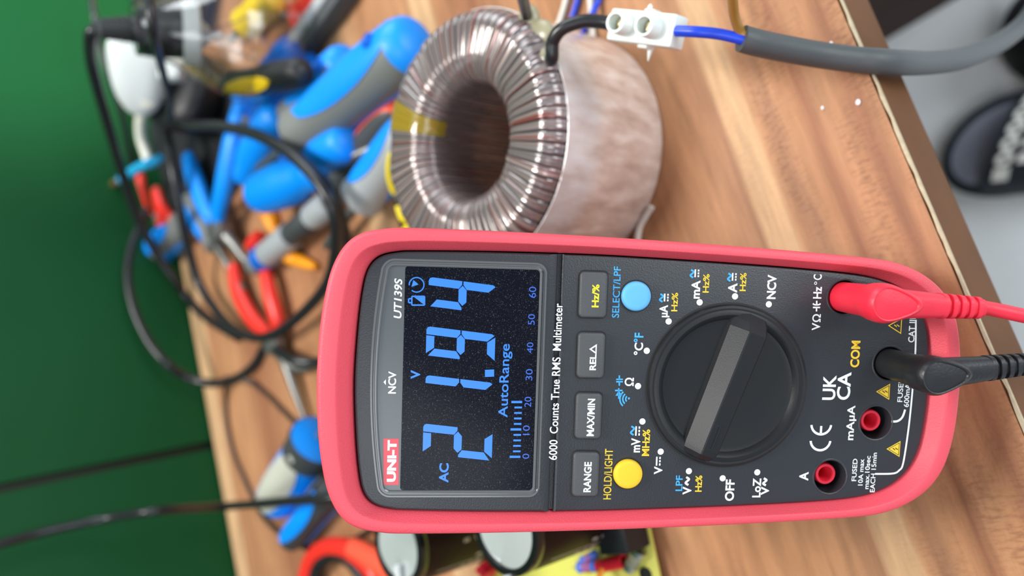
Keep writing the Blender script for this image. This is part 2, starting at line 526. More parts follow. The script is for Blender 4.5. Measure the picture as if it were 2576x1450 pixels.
def polar(poly, angs, c=(0, -4)):
    out = []
    n = len(poly)
    for a in angs:
        dx, dy = math.cos(a), math.sin(a)
        best = None
        for i in range(n):
            x1, y1 = poly[i][0] - c[0], poly[i][1] - c[1]
            x2, y2 = poly[(i + 1) % n][0] - c[0], poly[(i + 1) % n][1] - c[1]
            den = dx * (y2 - y1) - dy * (x2 - x1)
            if abs(den) < 1e-12: continue
            t = (x1 * (y2 - y1) - y1 * (x2 - x1)) / den
            u = (x1 * dy - y1 * dx) / den
            if t > 0 and -1e-6 <= u <= 1 + 1e-6 and (best is None or t > best):
                best = t
        out.append((c[0] + dx * best, c[1] + dy * best))
    return out
def closed_spline(P, n=10):
    m = len(P)
    out = []
    for i in range(m):
        p0, p1, p2, p3 = (V((*P[(i + k) % m], 0)) for k in (-1, 0, 1, 2))
        for k in range(n):
            t = k / n
            q = 0.5 * ((2 * p1) + (p2 - p0) * t + (2 * p0 - 5 * p1 + 4 * p2 - p3) * t * t + (3 * p1 - p0 - 3 * p2 + p3) * t ** 3)
            out.append((q.x, q.y))
    return out
half_o = [(0, 85.2), (14, 84.6), (25, 83.0), (31.5, 81.0), (36.2, 78.0), (38.8, 74.0), (40.0, 68.5), (40.4, 62.0), (40.3, 40.0), (39.8, 15.0), (39.2, -5.0), (38.2, -30.0), (37.2, -50.0), (36.3, -64.0),
          (35.2, -71.5), (32.6, -78.5), (28.0, -84.8), (21.5, -89.0), (12.0, -91.3)]
half_i = [(0, 75.8), (14, 75.2), (24, 74.2), (29.8, 72.8), (32.9, 70.0), (34.2, 65.5), (34.6, 60.0), (35.0, 40.0), (35.0, 15.0), (34.5, -5.0), (33.6, -30.0), (32.6, -50.0), (31.6, -62.0),
          (30.2, -69.0), (27.8, -74.5), (23.8, -79.0), (18.0, -82.0), (10.0, -83.4)]
def mirror(h, last):
    return closed_spline([last] + [(x, y) for x, y in reversed(h[1:])] + [h[0]] + [(-x, y) for x, y in h[1:]])
OUT = mirror(half_o, (0, -92.0))
INN = mirror(half_i, (0, -83.9))
ang = [math.atan2(y + 4, x) for x, y in OUT[::2]]
OP, IP = polar(OUT, ang), polar(INN, ang)
def ringm(s, h, inset_=0.0):
    out = []
    for (x1, y1), (x2, y2) in zip(OP, IP):
        out.append((x1 + (x2 - x1) * s, y1 + (y2 - y1) * s, h))
    return out
mb = MB(MF)
mb.loft([ringm(0.30, -39.0), ringm(0.12, -38.5), ringm(0.0, -36.0), ringm(-0.02, -20), ringm(0.0, -1.5), ringm(0.02, 0.6), ringm(0.05, 1.6), ringm(0.10, 2.2), ringm(0.17, 2.55), ringm(0.53, 2.8), ringm(0.57, 2.7), ringm(0.61, 2.3),
         ringm(0.95, -0.7), ringm(1.0, -1.3), ringm(1.0, -3.0), ringm(1.0, -6.0)], cap1=False)
hol = mb.build('holster', RED, meter, 50)
hol['label'] = 'red rubber holster'

# front panel in two levels with a groove between, then the four sockets cut out of it
def clip(poly, lo=None, hi=None):
    P = poly
    def cut(P, y0, keep_above):
        out = []
        for i in range(len(P)):
            a, b = P[i], P[(i + 1) % len(P)]
            ia = (a[1] >= y0) == keep_above
            ib = (b[1] >= y0) == keep_above
            if ia: out.append(a)
            if ia != ib:
                t = (y0 - a[1]) / (b[1] - a[1])
                out.append((a[0] + (b[0] - a[0]) * t, y0))
        return out
    if lo is not None: P = cut(P, lo, True)
    if hi is not None: P = cut(P, hi, False)
    return P
IN2 = [(x * 0.992, (y + 4) * 0.995 - 4) for x, y in IP]
up_poly = clip(IN2, lo=23.1)
lo_poly = clip(IN2, hi=21.9)
mb = MB(MF)
mb.prism(IN2, -34, -1.6)
mb.prism(up_poly, -2.2, 0.4, 0.7)
mb.prism(lo_poly, -2.2, 0.0, 0.5)
panel = mb.build('front_panel', DARK, meter, 35)
SOCK = {'A': F(2088, 1200), 'mA': F(2203, 1064), 'COM': F(2238, 915), 'V': F(2124, 748)}
cut = MB(MF)
for k, (a, b) in SOCK.items():
    r = 4.7
    P = circle(a, b, r, 40)
    cut.loft([[(x, y, -12) for x, y in P], [(x, y, 4) for x, y in P]])
cutter = cut.build('cutter', None, None, 0)
md = panel.modifiers.new('sockets', 'BOOLEAN')
md.operation = 'DIFFERENCE'
md.solver = 'EXACT'
md.use_self = True
md.object = cutter
bpy.context.view_layer.update()
me = bpy.data.meshes.new_from_object(panel.evaluated_get(bpy.context.evaluated_depsgraph_get()))
panel.modifiers.clear()
panel.data = me
bpy.data.objects.remove(cutter)
me.materials.clear(); me.materials.append(DARK)
for p in me.polygons: p.use_smooth = True
me.set_sharp_from_angle(angle=math.radians(35))

# ---- lettering
class Ink:
    """flat printing: collects characters and marks as one thin mesh"""
    def __init__(self, h=0.08):
        self.mb = MB(MF)
        self.h = h
    def text(self, s, x0, x1, y0, y1, bold=0.02, slant=0.0, font_fit=True):
        """box in image pixels: x0..x1 is cap height, y1 the left end, y0 the right end"""
        a0, b0_ = F(x1, y1, self.h)
        a1, b1_ = F(x0, y0, self.h)
        bl, br = F(x1, y1, self.h), F(x1, y0, self.h)
        tl = F(x0, y1, self.h)
        ux, uy = V((br[0] - bl[0], br[1] - bl[1])), V((tl[0] - bl[0], tl[1] - bl[1]))
        ux = V((ux.length, 0)); uy = V((0, uy.length))
        org_ = V(bl)
        self.text_mm(s, org_, ux, uy, bold, slant)
    def text_mm(self, s, o, ux, uy, bold=0.02, slant=0.0):
        c = bpy.data.curves.new('t', 'FONT')
        c.body = s
        c.offset = bold
        c.resolution_u = 4
        ob = bpy.data.objects.new('t', c)
        COL.objects.link(ob)
        bpy.context.view_layer.update()
        m = bpy.data.meshes.new_from_object(ob.evaluated_get(bpy.context.evaluated_depsgraph_get()))
        xs = [v.co.x for v in m.vertices]; ys = [v.co.y for v in m.vertices]
        x0, x1, y0, y1 = min(xs), max(xs), min(ys), max(ys)
        vs = []
        for v in m.vertices:
            fx, fy = (v.co.x - x0) / (x1 - x0), (v.co.y - y0) / (y1 - y0)
            p = o + ux * fx + uy * fy
            vs.append(self.mb.v((p.x + slant * fy * uy.length, p.y, self.h)))
        for pl in m.polygons:
            self.mb.f([vs[i] for i in pl.vertices])
        bpy.data.objects.remove(ob); bpy.data.curves.remove(c); bpy.data.meshes.remove(m)
    def poly(self, pts):
        vs = [self.mb.v((x, y, self.h)) for x, y in pts]
        self.mb.f(vs)
    def dot(self, px, py, r):
        a, b = F(px, py, self.h)
        self.poly(circle(a, b, r, 24))
    def ring(self, a, b, r0, r1, a0=0.0, a1=2 * PI, n=32):
        for k in range(n):
            t0, t1 = a0 + (a1 - a0) * k / n, a0 + (a1 - a0) * (k + 1) / n
            self.poly([(a + r0 * math.cos(t0), b + r0 * math.sin(t0)), (a + r1 * math.cos(t0), b + r1 * math.sin(t0)), (a + r1 * math.cos(t1), b + r1 * math.sin(t1)), (a + r0 * math.cos(t1), b + r0 * math.sin(t1))])
    def line(self, pts, wd, n=6):
        """pts in mm; ribbon of width wd"""
        S = smooth_path([V((*p, 0)) for p in pts], n) if len(pts) > 2 and n > 1 else [V((*p, 0)) for p in pts]
        L_, R_ = [], []
        for i, p in enumerate(S):
            t = (S[min(i + 1, len(S) - 1)] - S[max(i - 1, 0)]).normalized()
            q = V((-t.y, t.x, 0)) * wd / 2
            L_.append(self.mb.v((*(p + q).xy, self.h))); R_.append(self.mb.v((*(p - q).xy, self.h)))
        for i in range(len(S) - 1):
            self.mb.f([L_[i], R_[i], R_[i + 1], L_[i + 1]])
    def pline(self, pxs, wd, n=6):
        self.line([F(*p, self.h) for p in pxs], wd, n)
    def tilde(self, px, py, wd=2.4, t=0.5):
        a, b = F(px, py, self.h)
        self.line([(a - wd / 2, b - 0.35), (a - wd / 4, b + 0.45), (a, b), (a + wd / 4, b - 0.45), (a + wd / 2, b + 0.35)], t)
    def dc(self, px, py, wd=2.6):
        a, b = F(px, py, self.h)
        self.line([(a - wd / 2, b + 0.45), (a + wd / 2, b + 0.45)], 0.42)
        for k in (-1, 0, 1):
            self.line([(a + k * wd * 0.36 - wd * 0.12, b - 0.45), (a + k * wd * 0.36 + wd * 0.12, b - 0.45)], 0.42)
    def build(self, name, m, parent):
        bm = self.mb.bm
        me = bpy.data.meshes.new(name)
        bmesh.ops.recalc_face_normals(bm, faces=list(bm.faces))
        if bm.faces and sum((f.normal.dot(MN) * f.calc_area() for f in bm.faces)) < 0:
            bmesh.ops.reverse_faces(bm, faces=list(bm.faces))
        bm.to_mesh(me); bm.free()
        return link(name, me, m, parent, 0)

class Legend:
    """every printed caption or mark becomes a sub-part of the panel"""
    def __init__(self, m, parent, h=0.08):
        self.m, self.p, self.h = m, parent, h
    def __getattr__(self, fn):
        def call(*a, **k):
            i = Ink(self.h)
            getattr(i, fn)(*a, **k)
            i.build({'text': 'lettering', 'dot': 'position_dot', 'tilde': 'alternating_sign', 'dc': 'direct_sign', 'ring': 'printed_arc', 'line': 'printed_line', 'pline': 'printed_line', 'poly': 'printed_mark'}[fn], self.m, self.p)
        return call
W, Y, B = Legend(INK_W, panel), Legend(INK_Y, panel), Legend(INK_B, panel)
UP = Ink(0.48)
UP.text('6000  Counts True RMS  Multimeter', 1380, 1401, 764, 1158, 0.012)
# dots round the dial
for p in ((1616, 1061), (1662, 1137), (1733, 1186), (1818, 1204), (1905, 1189), (1605, 972), (1627, 883), (1682, 809), (1760, 761), (1849, 746), (1934, 766)):
    W.dot(p[0], p[1], 0.86)
W.text('mV', 1587, 1610, 1103, 1139, 0.03); B.tilde(1591, 1084); W.dc(1604, 1085); Y.text('MHz%', 1614, 1633, 1081, 1148, 0.025)
W.text('V', 1645, 1666, 1174, 1194, 0.03); W.dc(1656, 1161, 2.5)
B.text('LPF', 1699, 1716, 1197, 1236, 0.015); W.text('V', 1717, 1739, 1225, 1245, 0.03); W.tilde(1729, 1211, 2.2, 0.6); Y.text('Hz%', 1748, 1765, 1197, 1238, 0.025)
W.text('OFF', 1823, 1846, 1207, 1261, 0.03)
W.text('LoZ', 1892, 1913, 1204, 1252, 0.025); W.text('V', 1914, 1934, 1225, 1246, 0.03); W.tilde(1924, 1213, 2.0, 0.6)
W.text('°C', 1594, 1617, 863, 894, 0.025); B.text('°F', 1594, 1618, 838, 862, 0.025)
W.text('Ω', 1571, 1594, 951, 972, 0.02)
W.text('µA', 1658, 1684, 768, 799, 0.03); B.tilde(1664, 750, 2.1); W.dc(1676, 749, 2.1); Y.text('Hz%', 1688, 1704, 737, 784, 0.02)
W.text('mA', 1738, 1760, 706, 752, 0.03); B.tilde(1741, 689, 2.1); W.dc(1753, 688, 2.1); Y.text('Hz%', 1767, 1783, 690, 737, 0.02)
W.text('A', 1831, 1854, 713, 737, 0.03); B.tilde(1835, 698, 2.1); W.dc(1847, 697, 2.1); Y.text('Hz%', 1860, 1876, 687, 733, 0.02)
W.text('NCV', 1928, 1951, 692, 753, 0.03)
# capacitor, diode and buzzer symbols
for dx, yy, x0, x1 in ((0, 961, 1550, 1567), (0, 955, 1550, 1567)):
    B.pline([(x0, yy), (x1, yy)], 0.4, 1)
B.pline([(1558, 971), (1558, 961)], 0.4, 1); B.pline([(1558, 955), (1558, 945)], 0.4, 1)
B.pline([(1547, 983), (1566, 983)], 0.42, 1)
B.poly([F(1548, 996), F(1556.5, 983), F(1565, 996)]); B.pline([(1556.5, 1004), (1556.5, 977)], 0.35, 1)
ba, bb = F(1582, 1004)
for r in (0.9, 1.7, 2.5):
    B.ring(ba, bb, r - 0.2, r + 0.2, math.radians(40), math.radians(140), 8)
B.dot(1582, 1003, 0.3)
# socket captions
W.text('V', 2042, 2063, 813, 832, 0.02); W.text('Ω', 2043, 2064, 791, 811, 0.015)
W.text('Hz', 2045, 2066, 722, 752, 0.02); W.text('°', 2048, 2055, 709, 717, 0.0); W.text('C', 2046, 2067, 691, 705, 0.015)
W.pline([(2045, 774), (2063, 774)], 0.42, 1); W.pline([(2054, 784), (2054, 774)], 0.42, 1)
W.pline([(2045, 764), (2049, 767), (2060, 767), (2064, 764)], 0.42, 4); W.pline([(2054.5, 767), (2054.5, 757)], 0.42, 1)
Y.text('COM', 2138, 2161, 858, 925, 0.03)
W.text('UK', 2068, 2101, 945, 1007, 0.02); W.text('CA', 2104, 2138, 937, 1007, 0.02)
ca, cb = F(2063, 1122); R_ = (F(2036, 1122)[1] - F(2091, 1122)[1]) / 2
W.ring(ca + 1.6, cb, R_ - 0.65, R_, math.radians(95), math.radians(265), 20)
ca, cb = F(2065, 1082)
W.ring(ca + 1.6, cb, R_ - 0.65, R_, math.radians(95), math.radians(265), 20); W.line([(ca - 1.2, cb), (ca + 1.1, cb)], 0.65)
W.text('mAµA', 2127, 2151, 1021, 1108, 0.02)
W.text('A', 2010, 2033, 1188, 1210, 0.03)
W.text('FUSED', 2142, 2154, 1155, 1211, 0.01); W.text('10A max', 2158, 2170, 1156, 1222, 0.01)
W.text('max.10sec', 2173, 2185, 1148, 1231, 0.01); W.text('EACH 15min', 2188, 2200, 1140, 1239, 0.01)
W.text('FUSED', 2257, 2270, 950, 1012, 0.01); W.text('600mA max', 2273, 2286, 925, 1025, 0.01)
W.text('CAT III', 2284, 2300, 800, 862, 0.015)
W.pline([(2201, 1193), (2246, 1192), (2262, 1184), (2272, 1166), (2284, 1090), (2292, 1020), (2298, 950), (2303, 880), (2304, 805)], 0.5)
W.pline([(2243, 1061), (2258, 1060), (2270, 1050), (2277, 1031)], 0.6)
UP.build('lettering', INK_W, panel)
def warn(px, py, solid=True):
    a, b = F(px, py)
    s = 2.3
    tri = lambda k: [(a, b + s * 1.15 * k), (a - s * k, b - s * 0.6 * k), (a + s * k, b - s * 0.6 * k)]
    if solid:
        i = Ink(0.07); i.poly(tri(1)); t = i.build('warning_triangle', INK_Y, panel)
        i = Ink(0.10); P, Q = tri(0.82), tri(0.70)
        for k in range(3):
            i.poly([P[k], P[(k + 1) % 3], Q[(k + 1) % 3], Q[k]])
        i.line([(a + 0.25, b + 0.8), (a - 0.3, b + 0.05), (a + 0.3, b + 0.05), (a - 0.2, b - 0.75)], 0.28, 1)
        i.build('warning_bolt', INK_K, panel)
    else:
        i = Ink(0.07); P, Q = tri(1), tri(0.82)
        for k in range(3):
            i.poly([P[k], P[(k + 1) % 3], Q[(k + 1) % 3], Q[k]])
        i.line([(a + 0.25, b + 0.8), (a - 0.3, b + 0.05), (a + 0.3, b + 0.05), (a - 0.2, b - 0.75)], 0.28, 1)
        i.build('warning_triangle', INK_Y, panel)
warn(2226, 986); warn(2252, 1130); warn(2256, 820, False)

# ---- display window
wtl, wbr = F(961, 1247), F(1372, 669)
wx0, wx1, wy0, wy1 = wtl[0], wbr[0] + 0.4, wbr[1] - 0.1, wtl[1] + 0.6
wc = ((wx0 + wx1) / 2, (wy0 + wy1) / 2)
wl, wh = wx1 - wx0, wy1 - wy0
def arch_rect(cx, cy, wx, wy, r, rise):
    """rounded rectangle whose upper edge bows upwards"""
    P = rrect(cx, cy, wx, wy, r, 6)
    top = [(cx + (wx / 2 - r) * (1 - 2 * k / 14), cy + wy / 2) for k in range(1, 14)]
    P = P[:14] + top + P[14:]
    return [(x, y + (rise * max(0.0, 1 - ((x - cx) / (wx / 2)) ** 2) if y > cy else 0.0)) for x, y in P]
def frame_ring(mb, cx, cy, lx_, ly_, r, prof, rise=0.0):
    """closed frame: prof is (inset, height) list"""
    P = arch_rect(cx, cy, lx_, ly_, r, rise) if rise else rrect(cx, cy, lx_, ly_, r, 6)
    mb.loft([[(x, y, h) for x, y in inset(P, i)] for i, h in prof], True, False, False)
mb = MB(MF)
frame_ring(mb, *wc, wl, wh, 2.6, [(-0.5, 0.3), (-0.3, 0.75), (0.1, 0.75), (0.4, 0.5), (0.7, 0.5), (0.9, 1.0), (1.2, 1.05), (1.5, 0.85), (1.6, 0.45)], 2.7)
bez = mb.build('display_bezel', BEZ, meter, 30)
bez['label'] = 'glossy clear rim around the display'
mb = MB(MF)
mb.prism(arch_rect(*wc, wl - 2.6, wh - 2.6, 1.6, 2.6), 0.3, 0.52)
scr = mb.build('display_window', STRIP, meter, 30)
lt, lb = F(1013, 960), F(1357, 960)
lcl, lcr = wx0 + 1.6, wx1 - 1.5
mb = MB(MF)
mb.loft([[(x, y, 0.50) for x, y in rrect((lcl + lcr) / 2, (lt[1] + lb[1]) / 2, lcr - lcl, lt[1] - lb[1], 0.8)],
         [(x, y, 0.58) for x, y in rrect((lcl + lcr) / 2, (lt[1] + lb[1]) / 2, lcr - lcl, lt[1] - lb[1], 0.8)]])
lcd = mb.build('lcd_screen', LCD, meter, 0)
lcd['label'] = 'black display glass with lit blue digits'
i = Ink(0.56)
i.poly([F(965, 1219), F(1003, 1219), F(1003, 1103), F(965, 1103)])
i.build('logo_plate', LOGO, scr)
i = Ink(0.62)
i.text('UNI-T', 973, 996, 1108, 1213, 0.05)
i.text('NCV', 976, 996, 935, 991, 0.02)
i.poly([F(971, 968), F(971, 954), F(965, 961)])
i.text('UT139S', 990, 1010, 704, 803, 0.018, 0.2)
i.build('white_lettering', INK_W, scr)
D = Legend(LCD_ON, lcd, 0.64)
D.text('V', 1033, 1057, 932, 954, 0.03)
D.text('AC', 1104, 1128, 1166, 1215, 0.03)
D.text('AutoRange', 1253, 1284, 866, 1051, 0.012)
# battery and clock symbols
D2 = Ink(0.64)
for p, q in (((1036, 768), (1068, 768)), ((1068, 768), (1068, 746)), ((1068, 746), (1036, 746)), ((1036, 746), (1036, 768)), ((1028, 762), (1028, 752)), ((1028, 762), (1036, 762)), ((1028, 752), (1036, 752))):
    D2.pline([p, q], 0.36, 1)
D2.poly([F(1042, 748, 0.64), F(1068, 768, 0.64), F(1068, 748, 0.64)])
D2.build('battery_symbol', LCD_ON, lcd)
D2 = Ink(0.64)
ca, cb = F(1048, 717, 0.64)
D2.ring(ca, cb, 1.75, 2.05, math.radians(-220), math.radians(95), 30)
D2.poly([F(1035, 722, 0.64), F(1040, 705, 0.64), F(1053, 716, 0.64)])
D2.build('clock_symbol', LCD_ON, lcd)
S = Ink(0.64)
for s, x0, x1, y0, y1 in (('0', 1314, 1331, 1142, 1155), ('10', 1315, 1332, 1071, 1095), ('20', 1319, 1336, 999, 1025), ('30', 1322, 1339, 929, 958), ('40', 1325, 1341, 862, 889), ('50', 1328, 1345, 791, 818), ('60', 1330, 1348, 722, 750)):
    S.text(s, x0, x1, y0, y1, 0.0)
S.build('scale_digits', LCD_DIM, lcd)
S = Ink(0.64)
for k in range(11):
    yy = 1150 - 13.8 * k
    x1 = 1309 + 0.45 * k
    S.pline([(x1 - (27 if k % 5 == 0 else 19), yy), (x1, yy)], 0.62 if k % 5 == 0 else 0.5, 1)
S.build('bar_graph', LCD_ON, lcd)
SEG = {'2': 'abged', '1': 'bc', '9': 'abcdfg', '4': 'bcfg'}
def seg_digit(ch, x0, x1, y0, y1):
    """pixel box of a full-width digit"""
    d = Ink(0.64)
    bl, tr = F(x1, y1, 0.64), F(x0, y0, 0.64)
    wdt, hgt = tr[0] - bl[0], tr[1] - bl[1]
    t = 2.10; g = 0.17; sl = 0.105
    H2 = hgt / 2
    w_ = wdt - sl * hgt
    def put(P):
        d.poly([(bl[0] + x + sl * y, bl[1] + y) for x, y in P])
    c = 0.55
    S_ = {
        'a': [(c, hgt), (w_ - t - 0.28, hgt), (w_ - t - 0.28, hgt - t), (t + 0.1, hgt - t)],
        'b': [(w_ - t, hgt), (w_ - 0.9, hgt), (w_ - 0.25, hgt - 0.3), (w_, hgt - 1.0), (w_, H2 + g), (w_ - t * 0.45, H2 + g), (w_ - t, H2 + t * 0.5)],
        'c': [(w_, H2 - g), (w_ - t * 0.45, H2 - g), (w_ - t, H2 - t * 0.5), (w_ - t, t * 1.0), (w_ - 0.4, 0.0 + 0.25), (w_, 0.9)],
        'd': [(c + 0.15, 0), (w_ - c - 0.25, 0), (w_ - t - 0.25, t), (t + 0.15, t)],
        'e': [(0, c * 1.2), (t - 0.1, t + 0.1), (t - 0.1, H2 - t * 0.5 - 0.1), (t * 0.3, H2 - g), (0, H2 - g)],
        'f': [(0, H2 + g), (t * 0.3, H2 + g), (t - 0.1, H2 + t * 0.5 + 0.1), (t - 0.1, hgt - t - 0.1), (0, hgt - c)],
        'g': [(t * 0.55, H2), (t + 0.1, H2 + t * 0.5), (w_ - t - g, H2 + t * 0.5), (w_ - t * 0.55, H2), (w_ - t - g, H2 - t * 0.5), (t + 0.1, H2 - t * 0.5)],
    }
    for k in SEG[ch]:
        put(S_[k])
    return d.build('digit', LCD_ON, lcd)
seg_digit('2', 1065, 1237, 1066, 1160)
seg_digit('1', 1071, 1239, 944, 1038)
seg_digit('9', 1073, 1244, 821, 915)
seg_digit('4', 1079, 1247, 697, 792)
d = Ink(0.64)
d.poly([F(1243, 948, 0.64), F(1243, 930, 0.64), F(1220, 931, 0.64), F(1220, 949, 0.64)])
d.build('decimal_point', LCD_ON, lcd)

# ---- buttons
def key(name, x0, x1, y0, y1, txt, tx, ty, inkm, label):
    c0, c1 = F(x1, y1, 1.3), F(x0, y0, 1.3)
    cx, cy, lx_, ly_ = (c0[0] + c1[0]) / 2, (c0[1] + c1[1]) / 2, c1[0] - c0[0], c1[1] - c0[1]
    mb = MB(MF)
    P = rrect(cx, cy, lx_, ly_, 1.2, 4)
    # lower left corner cut as on the photographed keys
    mb.prism(P, -1.0, 1.3, 0.6)
    k = mb.build(name, BTN, meter, 35)
    k['label'] = label
    mb = MB(MF)
    mb.prism(rrect(cx, cy, lx_ + 0.8, ly_ + 0.8, 1.5, 4), -1.5, 0.03)
    mb.build('key_gap', HOLE, k, 0)
    i = Ink(1.36)
    i.text(txt, tx[0], tx[1], ty[0], ty[1], 0.03)
    i.build('lettering', inkm, k)
key('range_key', 1444, 1505, 1139, 1251, 'RANGE', (1467, 1486), (1163, 1239), INK_W, 'grey key marked RANGE')
key('max_min_key', 1451, 1512, 990, 1106, 'MAX/MIN', (1475, 1494), (1004, 1098), INK_W, 'grey key marked MAX/MIN')
key('relative_key', 1456, 1520, 837, 953, 'REL△', (1480, 1499), (866, 932), INK_W, 'grey key marked REL')
key('frequency_key', 1461, 1526, 683, 801, 'Hz/%', (1488, 1506), (716, 774), mat('ink_bright_yellow', (0.80, 0.70, 0.02), 0.5), 'grey key marked in yellow')
def round_key(name, px, py, m, label):
    a, b = F(px, py, 1.2)
    mb = MB(MF @ Matrix.Translation((a, b, 0)))
    mb.lathe([(4.0, -1.0), (4.0, 0.7), (3.85, 1.15), (3.5, 1.4), (2.8, 1.5), (0.0, 1.45)], 40, True, True)
    k = mb.build(name, m, meter, 40)
    k['label'] = label
    mb = MB(MF @ Matrix.Translation((a, b, 0)))
    mb.lathe([(4.45, -1.2), (4.45, 0.03), (3.9, 0.03)], 40)
    mb.build('key_gap', HOLE, k, 0)
round_key('hold_button', 1581, 1195, YEL_B, 'round yellow button')
round_key('select_button', 1602, 746, BLU_B, 'round light blue button')
i = Ink(); i.text('HOLD/LIGHT', 1517, 1537, 1130, 1257, 0.01); i.build('lettering', INK_Y, panel)
i = Ink(); i.text('SELECT/LPF', 1539, 1557, 671, 800, 0.01); i.build('lettering', INK_B, panel)

# ---- rotary dial
ka, kb = F(1834, 973, 1.5)
KM = MF @ Matrix.Translation((ka, kb, 0))
mb = MB(KM)
mb.lathe([(22.9, -1.4), (22.9, 0.03), (22.3, 0.05)], 72, True, False)
gap = mb.build('dial_gap', HOLE, meter, 0)
mb = MB(KM)
mb.lathe([(22.3, -1.0), (22.3, 0.9), (22.0, 1.5), (21.4, 1.8), (20.9, 1.7), (20.6, 1.85), (19.6, 1.9), (18.9, 1.5), (18.2, 0.7), (17.0, 0.35), (0, 0.35)], 96)
dial = mb.build('dial', KNOB, meter, 30)
dial['label'] = 'black rotary range dial'
q0, q1 = V((*F(1764, 1152, 6), 0)), V((*F(1903, 806, 6), 0))
dv_ = (q1 - q0).normalized()
th_ = math.atan2(dv_.y, dv_.x)
mid = (q0 + q1) / 2
BM = MF @ Matrix.Translation((mid.x, mid.y, 0)) @ Matrix.Rotation(th_, 4, 'Z')
ln = (q1 - q0).length
mb = MB(BM)
# cross-section across the bar (local y): steep upper bevel, ridge, gently falling top
def bar_ring(x, k=1.0, top=1.0):
    return [(x, -4.8 * k, 0.3), (x, -4.5 * k, 4.9 * top), (x, -4.0 * k, 5.6 * top), (x, 0.2 * k, 6.3 * top), (x, 0.6 * k, 6.2 * top), (x, 4.1 * k, 2.0 * top), (x, 4.6 * k, 0.3)]
mb.loft([bar_ring(-ln / 2 - 0.6, 0.80, 0.7), bar_ring(-ln / 2 + 0.8, 0.95, 0.95), bar_ring(-ln / 2 + 2.5), bar_ring(0, 1.06), bar_ring(ln / 2 - 3.5, 1.12), bar_ring(ln / 2 - 1.0, 1.12, 0.62), bar_ring(ln / 2 + 1.3, 1.0, 0.28)])
bar = mb.build('dial_grip', KNOB, dial, 9)
mb = MB(BM)
frame_ring(mb, -ln / 2 + 6.2, -1.1, 7.0, 1.5, 0.3, [(0, 5.6), (0, 6.15), (0.3, 6.15), (0.3, 5.7)])
mb.build('pointer_mark', KNOB, dial, 30)

# ---- sockets
for k in ('A', 'mA', 'COM', 'V'):
    a, b = SOCK[k]
    mb = MB(MF @ Matrix.Translation((a, b, 0)))
    mb.lathe([(4.6, -12.5), (4.6, -11.5), (1.9, -11.5), (0, -11.5)], 32)
    base = mb.build('socket', HOLE, meter, 30)
    if k in ('A', 'mA'):
        mb = MB(MF @ Matrix.Translation((a, b, 0)))
        mb.lathe([(3.1, -11.5), (3.1, -2.9), (2.85, -2.5), (2.2, -2.5), (1.95, -2.9), (1.9, -11.4)], 32, False, False)
        mb.build('socket_sleeve', PLUG_R, base, 40)['label'] = 'red socket sleeve'
    mb = MB(MF @ Matrix.Translation((a, b, 0)))
    mb.lathe([(4.66, -0.6), (4.66, 0.06), (5.0, 0.16), (5.2, 0.04)], 40, False, False)
    mb.build('socket_rim', DARK, base, 40)

# ---- kick stand behind the meter
p1 = MC + MB_ * 0.046 + MN * -0.0385
foot = V((p1.x, p1.y + 0.030, T + 0.0012))
z_ = (foot - p1).normalized()
KS = frame(p1, z_, MA)
mb = MB(KS)
L_ = (foot - p1).length
mb.box((0, 0, L_ / 2), (0.034, 0.0024, L_), 0.0008)
mb.build('kickstand', PLUG_R, meter, 30)

